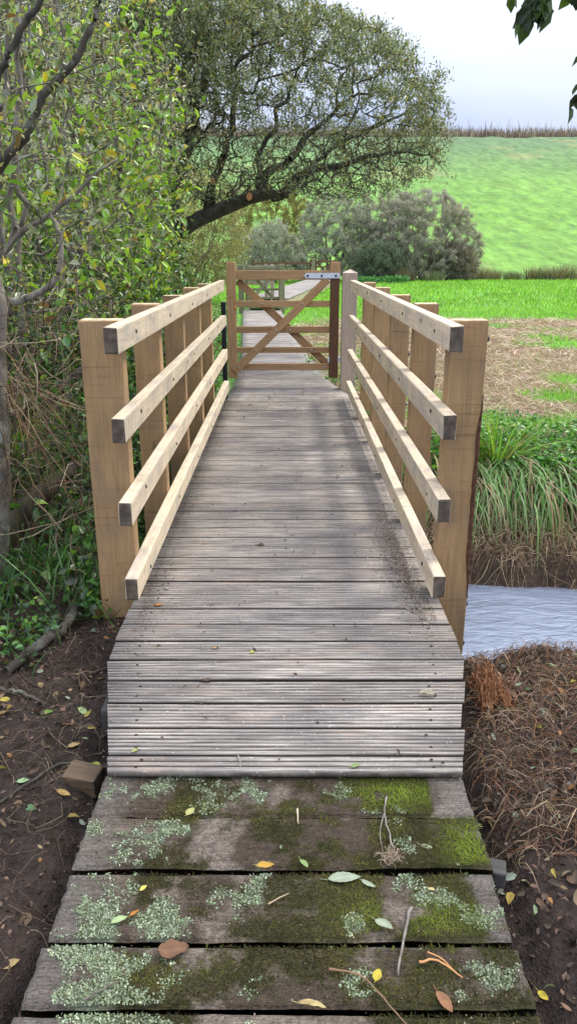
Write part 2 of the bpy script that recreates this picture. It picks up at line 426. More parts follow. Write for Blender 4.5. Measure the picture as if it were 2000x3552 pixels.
def ground_col(V):
    x, y, z = V.T
    mud = np.array([.034, .023, .019]); mud2 = np.array([.082, .058, .047])
    c = lerp(mud, mud2, fbm(x, y, 6, 4, 31)[:, None])
    strawn = np.array([.085, .056, .040])
    k = sst(0.6, 1.1, x + (fbm(x, y, 1.5, 3, 33) - .5)) * sst(1.5, 2.6, y + (fbm(x, y, 2, 3, 34) - .5)) * 0.8
    c = lerp(c, strawn, k[:, None])
    bank = sst(0, 0.5, y - yfar(x))
    c = lerp(c, np.array([.055, .038, .026]), bank[:, None])
    gr = lerp(np.array([.13, .36, .04]), np.array([.22, .50, .06]), fbm(x, y, 0.7, 4, 35)[:, None])
    st = lerp(np.array([.27, .20, .15]), np.array([.54, .45, .36]), fbm(x, y, 3.2, 5, 36)[:, None])
    ps = patch_straw(x, y)
    f = lerp(gr, st, ps[:, None])
    kf = sst(1.2, 1.9, y - yfar(x))
    c = lerp(c, f, kf[:, None])
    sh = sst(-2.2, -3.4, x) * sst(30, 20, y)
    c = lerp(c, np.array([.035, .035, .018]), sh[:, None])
    return c
gm, t, b, o = newmat('ground_earth')
at = N(t, 'ShaderNodeAttribute', attribute_name='Col').outputs['Color']
pos = N(t, 'ShaderNodeNewGeometry').outputs['Position']
n1 = noise(t, pos, 34, 6, 0.65); n2 = noise(t, pos, 5.5, 5, 0.6); n3 = noise(t, pos, 140, 3, 0.6)
c = mixc(t, 1.0, at, ramp(t, n1, [(0.25, .5), (0.75, 1.5)]), 'MULTIPLY')
c = mixc(t, 0.6, c, ramp(t, n2, [(0.3, .6), (0.7, 1.35)]), 'MULTIPLY')
t.links.new(c, b.inputs['Base Color'])
t.links.new(ramp(t, n2, [(0.38, .30), (0.62, .75)]), b.inputs['Roughness'])
ad = N(t, 'ShaderNodeMath', operation='ADD'); t.links.new(n1, ad.inputs[0]); t.links.new(n3, ad.inputs[1])
bump(t, b, ad.outputs[0], 1.0, 0.03)
M['ground'] = gm
xs = axis([(-90, -20, 5), (-20, -4, .7), (-4, -1.8, .08), (-1.8, 2.9, .018), (2.9, 5.5, .06), (5.5, 20, .4), (20, 90, 5)])
ys = axis([(-6, 0.6, .6), (0.6, 4.6, .018), (4.6, 7.5, .03), (7.5, 14, .08), (14, 30, .3), (30, 75, 1.5)])
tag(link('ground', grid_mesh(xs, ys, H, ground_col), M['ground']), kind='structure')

# ---- hill beyond the field
def HH(x, y):
    s = np.interp(y, [44, 49, 56, 75, 150, 168, 185, 260], [-1.2, -0.35, 0.35, 3.4, 19.6, 22.9, 24.0, 20.0])
    s = s + (fbm(x, y, 0.02, 3, 41) - .5) * 3.0 * sst(60, 110, y) * sst(175, 150, y) + (fbm(x, y, 0.35, 3, 42) - .5) * 0.5 * sst(50, 60, y)
    return s + 0.003 * (x - 40) * -1 * sst(60, 170, y)
def hill_col(V):
    x, y, z = V.T
    a = fbm(x, y, 0.10, 4, 43); b_ = fbm(x, y, 1.1, 3, 44)
    c = lerp(np.array([.12, .26, .04]), np.array([.18, .345, .05]), a[:, None]) * (0.85 + 0.3 * b_[:, None])
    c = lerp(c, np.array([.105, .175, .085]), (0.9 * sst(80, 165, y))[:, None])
    br = sst(0.66, 0.74, fbm(x, y * 0.5, 0.16, 3, 45)) * 0.45
    c = lerp(c, np.array([.27, .25, .11]), br[:, None]); return c
hm, t, b, o = newmat('hill_grass')
at = N(t, 'ShaderNodeAttribute', attribute_name='Col').outputs['Color']
pos = N(t, 'ShaderNodeNewGeometry').outputs['Position']
n1 = noise(t, mapping(t, pos, (1, .55, 1)), 1.3, 6, 0.7)
n5 = N(t, 'ShaderNodeMapping'); n5.inputs['Rotation'].default_value = (0, 0, R(38)); n5.inputs['Scale'].default_value = (.9, .06, 1); t.links.new(pos, n5.inputs[0]); n5 = noise(t, n5.outputs[0], 1.0, 4, .6)
c = mixc(t, 1.0, at, ramp(t, n1, [(0.3, .68), (0.5, 1.0), (0.7, 1.2)]), 'MULTIPLY')
n6 = noise(t, mapping(t, pos, (1, .45, 1)), .75, 5, .75)
c = mixc(t, ramp(t, n6, [(.56, 0.0), (.66, .55)]), c, (.055, .15, .06))
c = mixc(t, 1.0, c, ramp(t, n5, [(.38, .76), (.62, 1.14)]), 'MULTIPLY')
t.links.new(c, b.inputs['Base Color']); b.inputs['Roughness'].default_value = 0.85; bump(t, b, n1, 0.6, 0.4)
M['hill'] = hm
xs = axis([(-160, -60, 6), (-60, 100, .9), (100, 200, 6)]); ys = axis([(44, 110, .8), (110, 190, 1.2), (190, 260, 6)])
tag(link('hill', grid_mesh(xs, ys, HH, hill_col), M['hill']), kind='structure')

# ---- stream
wm, t, b, o = newmat('stream_water')
pos = N(t, 'ShaderNodeNewGeometry').outputs['Position']
n1 = noise(t, mapping(t, pos, (2.0, 6.5, 1)), 1.9, 5, 0.55, 0.9); n2 = noise(t, mapping(t, pos, (3, 8, 1)), 5.0, 3, 0.5, 0.5)
b.inputs['Base Color'].default_value = (.20, .24, .33, 1); b.inputs['Metallic'].default_value = .38; b.inputs['Roughness'].default_value = 0.07
b.inputs['IOR'].default_value = 1.7; b.inputs['Specular IOR Level'].default_value = 0.9
ad = N(t, 'ShaderNodeMath', operation='MULTIPLY_ADD'); t.links.new(n2, ad.inputs[0]); ad.inputs[1].default_value = 0.12; t.links.new(n1, ad.inputs[2])
bump(t, b, ad.outputs[0], 0.3, 0.05)
n3 = noise(t, mapping(t, pos, (1.1, 3.2, 1)), 2.6, 5, .65, 1.2)
mt = ramp(t, n3, [(.36, .05), (.52, .24), (.68, .36)]); t.links.new(mt, b.inputs['Metallic'])
M['water'] = wm
xs = np.linspace(-12, 12, 60); ys = np.linspace(2.6, 8.5, 30)
tag(link('stream_water', grid_mesh(xs, ys, lambda x, y: WATER + 0 * x, lambda V: np.full((len(V), 3), .05)), M['water']), kind='structure')

# ------------------------------------------------------------------ timber members
_r = np.random.default_rng(7)
def timber(name, c, ax, L, w_, h_, mat, parent=None, bev=0.006, rot=None, ox=None, wob=0.0, loc=None):
    """box of length L along ax ('x','y','z'), other two sizes w_, h_, centre c (world); grain along the length"""
    if ax == 'z': w_, h_ = h_, w_
    bm = bmesh.new(); bmesh.ops.create_cube(bm, size=1)
    bmesh.ops.scale(bm, vec=(L, w_, h_), verts=bm.verts)
    if wob > 0:
        bmesh.ops.bisect_plane(bm, geom=bm.verts[:] + bm.edges[:] + bm.faces[:], plane_co=(L * 0.13, 0, 0), plane_no=(1, 0, 0))
        bmesh.ops.bisect_plane(bm, geom=bm.verts[:] + bm.edges[:] + bm.faces[:], plane_co=(-L * 0.22, 0, 0), plane_no=(1, 0, 0))
    if bev > 0:
        es = [e_ for e_ in bm.edges if len(e_.link_faces) == 2 and e_.calc_face_angle(0) > 0.5]
        bmesh.ops.bevel(bm, geom=es, offset=bev, segments=2, affect='EDGES', profile=0.6)
    if wob > 0:
        for v in bm.verts: v.co += Vector((_r.normal(0, wob * .3), _r.normal(0, wob), _r.normal(0, wob)))
    me = bpy.data.meshes.new(name); bm.normal_update(); bm.to_mesh(me); bm.free()
    return finish_timber(name, me, c, ax, mat, parent, rot, loc)
def finish_timber(name, me, c, ax, mat, parent, rot=None, loc=None, uvoff=None):
    u0, v0 = _r.uniform(0, 50, 2)
    ul = me.uv_layers.new(name="UVMap"); n = len(me.vertices)
    co = np.zeros(n * 3, np.float32); me.vertices.foreach_get('co', co); co = co.reshape(-1, 3)
    uv = np.zeros((len(me.loops), 2), np.float32); endf = np.zeros(len(me.polygons), np.float32)
    for p in me.polygons:
        nx, ny, nz = abs(p.normal.x), abs(p.normal.y), abs(p.normal.z)
        endf[p.index] = 1.0 if nx > 0.75 else 0.0
        for li in p.loop_indices:
            q = co[me.loops[li].vertex_index]
            if nx > 0.75: uv[li] = (q[1] + u0, q[2] + v0)
            elif nz >= ny: uv[li] = (q[0] + u0, q[1] + v0)
            else: uv[li] = (q[0] + u0, q[2] + v0 + 3.3)
    ul.data.foreach_set('uv', uv.ravel())
    a = me.attributes.new('endg', 'FLOAT', 'FACE'); a.data.foreach_set('value', endf)
    Mx = {'x': Matrix.Identity(4), 'y': Matrix.Rotation(PI / 2, 4, 'Z'), 'z': Matrix.Rotation(-PI / 2, 4, 'Y')}[ax]
    if rot is not None: Mx = rot @ Mx
    me.transform(Matrix.Translation(Vector(c)) @ Mx)
    return link(name, me, mat, parent, loc)
def dome(name, c, axis_, r, mat, parent, h=None, shank=0.0):
    bm = bmesh.new(); bmesh.ops.create_uvsphere(bm, u_segments=12, v_segments=8, radius=r)
    h = h or r * 0.6
    bmesh.ops.scale(bm, vec=(1, 1, h / r), verts=bm.verts)
    me = bpy.data.meshes.new(name); bm.to_mesh(me); bm.free()
    for p in me.polygons: p.use_smooth = True
    q = Vector(axis_).to_track_quat('Z', 'Y').to_matrix().to_4x4()
    me.transform(Matrix.Translation(Vector(c)) @ q)
    return link(name, me, mat, parent)

# ------------------------------------------------------------------ footbridge
fb = empty('footbridge', (0, 5.4, 0), 'timber footbridge with ribbed grey decking and four pale rails on each side, crossing the stream', 'footbridge')
def ribbed(c_y, wd, xl, xr, xl2=None, xr2=None, z=0.0, ribs=7, th=0.032, mat=None, parent=None, name='deck_board', grooved=True, tilt=0.0, screws=True, face0=1):
    """a decking board across X; front edge runs xl..xr, back edge xl2..xr2"""
    xl2 = xl if xl2 is None else xl2; xr2 = xr if xr2 is None else xr2
    prof = [(-wd/2, -th, face0)]
    if grooved:
        p = wd / ribs
        prof.append((-wd/2, -0.007, face0)); prof.append((-wd/2 + 0.004, 0, 0))
        for k in range(ribs):
            a = -wd/2 + k * p
            if k: prof += [(a - p*0.24, 0, 0), (a - p*0.13, -0.006, 1), (a + p*0.13, -0.006, 1), (a + p*0.24, 0, 0)]
        prof += [(wd/2 - 0.004, 0, 0), (wd/2, -0.007, 1)]
    else: prof += [(-wd/2, -.004, 0), (-wd/2 + .004, 0, 0), (wd/2 - .004, 0, 0), (wd/2, -.004, 0)]
    prof.append((wd/2, -th, 1))
    prof = np.array(prof); m = len(prof)
    nseg = 9; sag = _r.normal(0, 0.0012)
    V = []; U = []; G = []
    u0, v0 = _r.uniform(0, 60, 2); dx1, dx2 = _r.normal(0, .003, 2); sk = _r.normal(0, .0015)
    for i in range(nseg):
        f = i / (nseg - 1)
        for (yy, zz, g_) in prof:
            k = (yy + wd/2) / wd; a = lerp(xl, xl2, k) + dx1; b_ = lerp(xr, xr2, k) + dx2
            x = lerp(a, b_, f)
            V.append((x, c_y + yy + sk * (2 * f - 1), z + zz + sag * math.sin(f * PI) + tilt * (f - .5))); U.append((x + u0, yy + v0)); G.append(g_)
    F = []
    for i in range(nseg - 1):
        for j in range(m - 1): F.append((i*m + j, (i+1)*m + j, (i+1)*m + j + 1, i*m + j + 1))
        F.append((i*m + m - 1, (i+1)*m + m - 1, (i+1)*m, i*m))
    E_ = [list(range(m)), [(nseg-1)*m + m - 1 - q for q in range(m)]]
    me = npmesh(V, [np.array(F), np.array(E_)], uvs=U, attrs={'groove_shade': G})
    if screws:
        bm = bmesh.new(); bm.from_mesh(me)
        n0 = len(bm.faces)
        for sx in (lerp(xl, xr, .075), lerp(xl, xr, .925)):
            for sy in (-wd * .24, wd * .24):
                bmesh.ops.create_circle(bm, cap_ends=True, segments=8, radius=0.0055, matrix=Matrix.Translation((sx + _r.normal(0, .008), c_y + sy, z + .0012)))
        bm.faces.ensure_lookup_table()
        for f in bm.faces[n0:]: f.material_index = 1
        bm.to_mesh(me); bm.free()
    return link(name, me, [mat or M['deck'], M['screw']], parent)
LX = [(1.9, -.545), (1.97, -.546), (2.68, -.704), (8.32, -.70)]; RX = [(1.9, .527), (1.97, .528), (2.68, .684), (8.32, .69)]
lx = lambda y: float(np.interp(y, [a for a, _ in LX], [b_ for _, b_ in LX])); rx = lambda y: float(np.interp(y, [a for a, _ in RX], [b_ for _, b_ in RX]))
pitch = 0.1515
ribbed(2.02, 0.075, lx(1.98), rx(1.98), lx(2.055), rx(2.055), z=.002, ribs=3, th=.02, parent=fb, face0=0)
y = 2.062
nb = 0
while y + pitch < 8.36:
    ribbed(y + pitch/2, pitch - 0.015, lx(y), rx(y), lx(y + pitch), rx(y + pitch), z=_r.normal(0, .0012), parent=fb); y += pitch; nb += 1
deck_end = y
# posts
PY = [3.31, 4.30, 5.30, 6.30, 7.27]
for i, py in enumerate(PY):
    for sgn in (-1, 1):
        if sgn > 0: xi = [.668, .674, .676, .676, .676][i]; xo = [.822, .80, .80, .79, .785][i]
        else: xi = [.692, .694, .696, .697, .698][i]; xo = [.862, .835, .825, .82, .815][i]
        top = 1.232 + _r.normal(0, .004); bot = -1.05 if i in (1, 2) else -0.55
        if sgn > 0 and i == 0: bot = -.60
        rot = Matrix.Rotation(R((0.35 if sgn > 0 else 0.15) * (1 if i == 0 else _r.uniform(0, .4))) * 1.0, 4, 'Y')
        cx = sgn * (xi + xo) / 2
        p = timber('post', (cx, py + .0, (top + bot) / 2), 'z', top - bot, xo - xi, 0.10, M['post'], fb, 0.007, rot=None, wob=0.0012)
        p['label'] = ''
        del p['label']
        for hz in (1.155, .845, .50, -.065, -.27):
            dome('bolt', (sgn * (xo + .002), py + _r.uniform(-.012, .012), hz), (sgn, 0, 0), 0.017, M['bolt'], p, 0.016)
        if i == 0 and sgn > 0:   # dark band of bark left on the outer arris
            zz = np.linspace(-.02, .93, 46); wv = (0.008 + 0.026 * fbm(zz, zz * 0, 6, 3, 3)) * sst(.93, .70, zz) * sst(-.02, .22, zz) + .0006
            V = []
            for z_, w_ in zip(zz, wv):
                for (px_, py_) in ((xo - w_, py - .0525), (xo - w_ * .4, py - .0545), (xo + .0022, py - .048), (xo + .0022, py - .04 + w_ * .9)): V.append((px_, py_, z_))
            V = np.array(V); V[:, :2] += _r.normal(0, .0007, (len(V), 2))
            q = np.arange(45)[:, None] * 4 + np.arange(3)[None]; q = q.ravel()
            link('bark_strip', npmesh(V, [np.stack([q, q + 1, q + 5, q + 4], 1)], smooth=True), M['bark_strip'] if 'bark_strip' in M else M.setdefault('bark_strip', simple('reddish_bark', (.085, .038, .020), .85, 0, .6, 60)), p)
# rails: two runs of timber joined on a post, so the joint shows
RZ = [1.184, .836, .486, .143]
for k, rz in enumerate(RZ):
    for sgn in (-1, 1):
        x0 = sgn * (.641 if sgn > 0 else .663); ys_ = (3.01 + (.02 if k else 0) if sgn > 0 else 2.945 + .02 * k); ye = [8.05, 8.15, 8.22, 8.3][k]
        L = ye - ys_
        r_ = timber('rail', (x0, (ys_ + ye) / 2, rz), 'y', L, 0.054, 0.100, M['rail'], fb, 0.007, wob=0.0012)
        for py in PY:
            dome('screw', (x0 - sgn * .0275, py + _r.normal(0, .012), rz + _r.normal(0, .012)), (-sgn, 0, 0), 0.0095, M['screw'], r_, 0.004)
# side beams, cross bearer sticking out at the near end
for sgn in (-1, 1):
    timber('side_beam', (sgn * .615, 5.55, -.145), 'y', 5.6, .09, .22, M['beam'], fb, .004)
timber('bearer', (-.03, 2.47, -.135), 'x', 1.27, .19, .19, M['beam'], fb, .006)
timber('bearer', (0, 7.9, -.16), 'x', 1.5, .2, .2, M['beam'], fb, .006)

# ------------------------------------------------------------------ boardwalk from the bridge through the gate
bw = empty('boardwalk', (-.1, 12, 0), 'narrow weathered grey boardwalk running on from the bridge under the gate, bending left', 'boardwalk')
CX = [8.3, 8.6, 9.0, 9.9, 11.15, 13.7, 22.3]
bl = lambda y: np.interp(y, CX, [-.66, -.655, -.65, -.646, -.669, -.80, -1.27]); br = lambda y: np.interp(y, CX, [.685, .66, .575, .46, .368, .16, -.235])
y = deck_end; nbw = 0
while y < 21.6:
    pw = pitch
    ribbed(y + pw/2, pw - .010, bl(y), br(y), bl(y + pw), br(y + pw), z=-.004 + _r.normal(0, .002), parent=bw, name='plank', grooved=(y < 11), ribs=6, screws=(y < 11)); y += pw; nbw += 1
for f, nm in ((bl, 0.06), (br, -0.06)):
    for (a, c_) in ((8.5, 13.7), (13.7, 21.5)):
        x0, x1 = f(a) + nm, f(c_) + nm; ang = math.atan2(c_ - a, x1 - x0)
        timber('side_beam', ((x0 + x1)/2, (a + c_)/2, -.095), 'x', math.hypot(c_ - a, x1 - x0), .06, .11, M['fascia'], bw, .004, rot=Matrix.Rotation(ang, 4, 'Z'))

# ------------------------------------------------------------------ gate and its posts
GY = 9.12
def gate(gy, x0, x1, z0, z1, mat, label, name='wooden_gate', strap=True, group=None, rails=None, sw=.105, rot=0.0):
    g_ = empty(name, ((x0 + x1)/2, gy, z0), label, 'gate', group)
    st = [timber('stile', (x0 + sw/2, gy, (z0 + z1)/2), 'z', z1 - z0, sw, .075, mat, g_, .006, wob=.001),
          timber('stile', (x1 - sw/2, gy, (z0 + z1)/2), 'z', z1 - z0, sw, .075, M['gatedark'] if strap else mat, g_, .012, wob=.001)]
    if strap:
        # the hinge stile's head is weathered paler than its shaft
        timber('stile_head', (x1 - sw/2, gy, z1 - .085), 'z', .175, sw + .006, .081, mat, st[1], .012)
    a, b_ = x0 + sw, x1 - sw
    for (zl, zh) in rails:
        r_ = timber('rail', ((a + b_)/2, gy, (zl + zh)/2), 'x', b_ - a, .045 if zh - zl < .09 else .06, zh - zl, mat, g_, .004)
    # braces: back one falls left to right, front one rises left to right
    def brace(p, q, yy, wd):
        L = math.hypot(q[0]-p[0], q[1]-p[1]); an = math.atan2(q[1]-p[1], q[0]-p[0])
        return timber('brace', ((p[0]+q[0])/2, yy, (p[1]+q[1])/2), 'x', L, .022, wd, mat, g_, .003, rot=Matrix.Rotation(-an, 4, 'Y'))
    zt = rails[0][0]; zb = rails[-1][1]
    brace((a + .02, zt - .015), (b_ - .02, zb - .01), gy + .036, .085)
    br_ = brace((a - .035, z0 + .075), (b_ - .03, zt + .005), gy - .038, .088)
    return g_, st, br_, a, b_
RAILS = [(1.203, 1.301), (.903, .973), (.615, .686), (.389, .452), (.192, .265)]
g1, st, brc, a, b_ = gate(GY, -.70, .575, .10, 1.392, M['gatewood'], 'new brown wooden gate with crossed braces and a galvanised strap hinge', rails=RAILS)
# bolts on the gate
for (zl, zh) in RAILS[1:]:
    zc = (zl + zh)/2
    f = (zc - (.10 + .075)) / ((RAILS[0][0] + .005) - (.10 + .075)); xb = lerp(a - .035, b_ - .03, f)
    dome('bolt', (xb, GY - .051, zc), (0, -1, 0), .011, M['bolt2'], g1, .008)
    f2 = ((RAILS[0][0] - .015) - zc) / ((RAILS[0][0] - .015) - (RAILS[-1][1] - .01)); xb = lerp(a + .02, b_ - .02, min(f2, .97))
    dome('bolt', (xb, GY - .024, zc), (0, -1, 0), .011, M['bolt2'], g1, .008)
for (xx, zz) in ((-.60, .895), (-.60, .165), (-.655, 1.02)):
    dome('plug', (xx, GY - .040, zz), (0, -1, 0), .017 if zz < .95 else .009, M['cut'], g1, .010)
# strap hinge
def plate(name, cs, sz, mat, parent, bev=.006, round_left=False):
    bm = bmesh.new(); bmesh.ops.create_cube(bm, size=1); bmesh.ops.scale(bm, vec=sz, verts=bm.verts)
    if round_left:
        es = [e_ for e_ in bm.edges if all(v.co.x < 0 for v in e_.verts) and abs(e_.verts[0].co.y - e_.verts[1].co.y) > 1e-5]
        bmesh.ops.bevel(bm, geom=es, offset=.022, segments=5, affect='EDGES')
    me = bpy.data.meshes.new(name); bm.to_mesh(me); bm.free(); me.transform(Matrix.Translation(Vector(cs)))
    return link(name, me, mat, parent)
sp = plate('strap_hinge', (.372, GY - .0475, 1.247), (.412, .009, .058), M['galv'], g1, round_left=True)
for xx in (.215, .372, .53):
    bm = bmesh.new(); bmesh.ops.create_cone(bm, cap_ends=True, segments=6, radius1=.013, radius2=.013, depth=.012)
    me = bpy.data.meshes.new('nut'); bm.to_mesh(me); bm.free(); me.transform(Matrix.Translation((xx, GY - .057, 1.245)) @ Matrix.Rotation(PI/2, 4, 'X'))
    link('nut', me, M['bolt'], sp)
plate('lower_hinge', (.463, GY - .043, .315), (.022, .012, .055), M['galv'], g1)
plate('lower_hinge', (.585, GY - .02, .315), (.03, .06, .055), M['galv'], g1)
# right gate post with a pyramid top
def pyrpost(name, x0, x1, y0, y1, zb, zt, ph, mat, label, group=None, cat='post'):
    bm = bmesh.new(); cx, cy = (x0+x1)/2, (y0+y1)/2; wx, wy = (x1-x0)/2, (y1-y0)/2
    vs = []
    for zz, k in ((zb, 1), (zt, 1), (zt + .004, .985)): vs.append([bm.verts.new((zz, sy * wy * k, sx * wx * k)) for sx, sy in ((-1,-1),(1,-1),(1,1),(-1,1))])
    for a_, b2 in zip(vs, vs[1:]):
        for i in range(4): bm.faces.new((a_[i], a_[(i+1) % 4], b2[(i+1) % 4], b2[i]))
    ap = bm.verts.new((zt + ph, 0, 0))
    for i in range(4): bm.faces.new((vs[-1][i], vs[-1][(i+1) % 4], ap))
    bm.faces.new(vs[0][::-1]); bmesh.ops.recalc_face_normals(bm, faces=bm.faces)
    me = bpy.data.meshes.new(name); bm.to_mesh(me); bm.free()
    me.transform(Matrix.Rotation(0, 4, 'Z'))
    # local: x = height, y = depth, z = width  -> world
    o = finish_timber(name, me, (cx, cy, 0), 'z', mat, None, loc=(cx, cy, 0))
    return tag(o, label, cat, group)
pyrpost('gate_post', .597, .757, 8.86, 9.02, -.5, 1.278, .042, M['greypost'], 'square grey-brown gate post with a pyramid top, right of the bridle gate')
o = timber('gate_post', (-.685, 8.42, .27), 'z', 1.46, .05, .045, M['blackpost'], None, .004, loc=(-.685, 8.42, -.46)); tag(o, 'thin black post standing behind the far end of the left rails', 'post')

# second gate further along the walk
RA2 = [(1.04, 1.13), (.76, .82), (.50, .56), (.28, .34), (.10, .16)]
g2, _, _, _, _ = gate(21.9, -1.17, -.20, .06, 1.17, M['mossypost'], 'green-stained wooden gate further off, seen through the bars of the near gate', name='wooden_gate', strap=False, rails=RA2, sw=.07)
for (x, yy, wd, tp, lb) in ((-1.27, 21.7, .15, 1.17, 'green-stained post left of the far gate'), (-.17, 21.7, .14, 1.19, 'tall green-stained post right of the far gate'),
                      (-.46, 22.9, .11, 1.15, 'narrow grey post just behind the far gate'), (-.64, 23.3, .09, 1.17, 'thinner pale post beside the narrow grey one behind the far gate')):
    o = timber('gate_post', (x, yy, tp/2 - .2), 'z', tp + .4, wd, wd, M['mossypost'] if 'green' in lb else M['greypost'], None, .012, loc=(x, yy, -.4)); tag(o, lb, 'post')
# short rail panel left of the far gate, behind
fr = empty('rail_fence', (-1.0, 24.2, -.1), 'low pale two-rail fence panel behind the far gate', 'fence')
for zz in (1.05, .62): timber('rail', (-1.1, 24.2, zz), 'x', 1.25, .05, .11, M['fascia'], fr, .004)
for xx in (-1.75, -.5): timber('post', (xx, 24.26, .5), 'z', 1.3, .09, .07, M['greypost'], fr, .004)

# raised walkway turning right across the field
rw = empty('raised_boardwalk', (.5, 33, 0), 'raised pale boardwalk with timber sides, turning right across the green field beyond the far gate', 'boardwalk')
A = np.array([(-.62, 22.6), (-.60, 23.1), (1.30, 37.5), (2.2, 44.0)])
for i in range(3):
    p, q = A[i], A[i+1]; d_ = (q - p) / np.linalg.norm(q - p); nrm = np.array([d_[1], -d_[0]]); L = np.linalg.norm(q - p); wd = .56 if i else .5
    ang = math.atan2(d_[1], d_[0]); mid = (p + q)/2; zt_ = (.0, .22, .22)[i]
    for s_ in (-1, 1):
        c2 = mid + nrm * wd * s_; timber('side_beam', (c2[0], c2[1], zt_ - .16), 'x', L, .06, .30, M['fascia'], rw, .004, rot=Matrix.Rotation(ang, 4, 'Z'))
    nP = int(L / .16); V = []; F = []; U = []
    bm = bmesh.new()
    for k in range(nP):
        c2 = p + d_ * (k + .5) * L / nP
        m_ = Matrix.Translation((c2[0], c2[1], zt_ + .004)) @ Matrix.Rotation(ang, 4, 'Z') @ Matrix.Diagonal((L / nP * .93, wd * 2 - .02 + .12, .03, 1))
        bmesh.ops.create_cube(bm, size=1, matrix=m_)
    me = bpy.data.meshes.new('deck'); bm.to_mesh(me); bm.free()
    ul = me.uv_layers.new(name='UVMap'); 
    for l in me.loops: q3 = me.vertices[l.vertex_index].co; ul.data[l.index].uv = (q3.x, q3.y)
    link('deck', me, M['deck'], rw)

# dark field gate and rails under the willows
dg, _, _, _, _ = gate(40.5, 1.32, 2.35, .0, 1.12, M['gatedark'], 'dark wooden gate in the shade under the grey willows', name='field_gate', strap=False, rails=[(1.0, 1.1), (.75, .82), (.5, .57), (.25, .32), (.08, .15)], sw=.09)
o = timber('gate_post', (1.24, 40.4, .45), 'z', 1.5, .17, .16, M['mossypost'], None, .015, loc=(1.24, 40.4, -.3)); tag(o, 'weathered post left of the dark gate under the grey willows', 'post')
df = empty('rail_fence', (0, 41, -.1), 'dark rail fence in the shade under the grey willows, left of the dark gate', 'fence')
for zz in (.95, .6, .25): timber('rail', (-.35, 41, zz), 'x', 3.0, .05, .10, M['gatedark'], df, .004)
for xx in (-1.8, -.3, 1.1): timber('post', (xx, 41.07, .45), 'z', 1.3, .1, .08, M['gatedark'], df, .004)

# ------------------------------------------------------------------ old mossy planks in front
ob = empty('old_boardwalk', (0, 1.6, -.13), 'old mossy boardwalk of wide grey planks spotted with lichen, leading onto the bridge', 'boardwalk')
def moss_mask(x, y):
    n = fbm(x * 1.0, y * 1.3, 7, 5, 61, .6)
    side = sst(-.15, .45, x) * 0.16 - sst(.43, .5, x) * .30 * sst(1.38, 1.4, y) * sst(1.62, 1.6, y) - sst(.38, .46, x) * .5 * sst(1.81, 1.83, y) + .10 * sst(.10, .0, np.abs(y - 1.9)) * sst(.2, .1, np.abs(x - .31))
    return sst(.44, .62, n + side - .35 * sst(-.33, -.5, x))
def lichen_mask(x, y):
    n = fbm(x, y, 13, 4, 71, .6)
    def blob(cx, cy, rx_, ry_, s): return s * np.exp(-(((x - cx)/rx_)**2 + ((y - cy)/ry_)**2))
    s = blob(-.40, 1.70, .13, .10, .36) + blob(-.43, 1.45, .16, .12, .40) + blob(-.42, 1.28, .16, .09, .42) + blob(-.3, 1.93, .2, .07, .2) + blob(.44, 1.49, .10, .10, .36) + blob(.43, 1.33, .07, .07, .25) \
        + blob(-.02, 1.25, .16, .05, .24) + blob(.27, 1.52, .16, .06, .2) + blob(-.12, 1.55, .2, .05, .12) + blob(-.3, 1.16, .3, .05, .3)
    return sst(.64, .86, n + s * .9)
def plank_col(x, y, seed):
    g_ = fbm(x * 1.0, y * 16, 3.2, 5, seed, .6)
    c = lerp(np.array([.105, .078, .054]), np.array([.34, .275, .205]), g_[:, None])
    b1 = sst(.34, .54, fbm(x, y, 3.4, 4, seed + 3)); c = lerp(c, np.array([.080, .056, .038]), (b1 * .9)[:, None])
    b2 = sst(.56, .68, fbm(x * 1.3, y, 4.2, 4, seed + 5)); c = lerp(c, np.array([.30, .245, .20]), (b2 * .7 * sst(.02, -.02, np.abs(x - .1) - .45))[:, None])
    c = c * (0.6 + 0.8 * fbm(x, y, 90, 2, seed + 9))[:, None]
    lm = lichen_mask(x, y); c = lerp(c, np.array([.24, .28, .19]), (lm * .7)[:, None])
    endw = sst(.40, .52, np.abs(x + .02)); c = lerp(c, lerp(np.array([.13, .115, .10]), np.array([.32, .285, .25]), g_[:, None]), (endw * .7)[:, None])
    mm = moss_mask(x, y); c = lerp(c, lerp(np.array([.038, .040, .010]), np.array([.085, .075, .018]), fbm(x, y, 55, 2, seed + 11)[:, None]), (mm * .9)[:, None])
    return c
pm, t, b, o = newmat('old_plank_wood')
at = N(t, 'ShaderNodeAttribute', attribute_name='Col').outputs['Color']; pos = N(t, 'ShaderNodeNewGeometry').outputs['Position']
n1 = noise(t, mapping(t, pos, (1, 2.0, 1)), 120, 5, .7); n2 = noise(t, mapping(t, pos, (3, 60, 1)), 2.5, 5, .6)
c = mixc(t, 1.0, at, ramp(t, n1, [(.32, .42), (.7, 1.6)]), 'MULTIPLY'); c = mixc(t, .5, c, ramp(t, n2, [(.35, .4), (.6, 1.1)]), 'MULTIPLY')
t.links.new(c, b.inputs['Base Color']); b.inputs['Roughness'].default_value = .8
ad = N(t, 'ShaderNodeMath', operation='ADD'); t.links.new(n1, ad.inputs[0]); t.links.new(n2, ad.inputs[1]); bump(t, b, ad.outputs[0], 1.0, .012)
M['plank'] = pm
PL = [(1.828, 2.012, -.566, .533, 0.0), (1.626, 1.817, -.568, .536, .004), (1.404, 1.611, -.566, .526, 0.0), (1.234, 1.390, -.574, .532, -.002), (1.03, 1.217, -.582, .530, .002)]
PLANKS = []
def plank_z(x, y, k, ph): return -.03 + ph + (fbm(x, y * 5, 3, 3, 80 + k) - .5) * .008 + (fbm(x, y, 45, 2, 90 + k) - .5) * .003
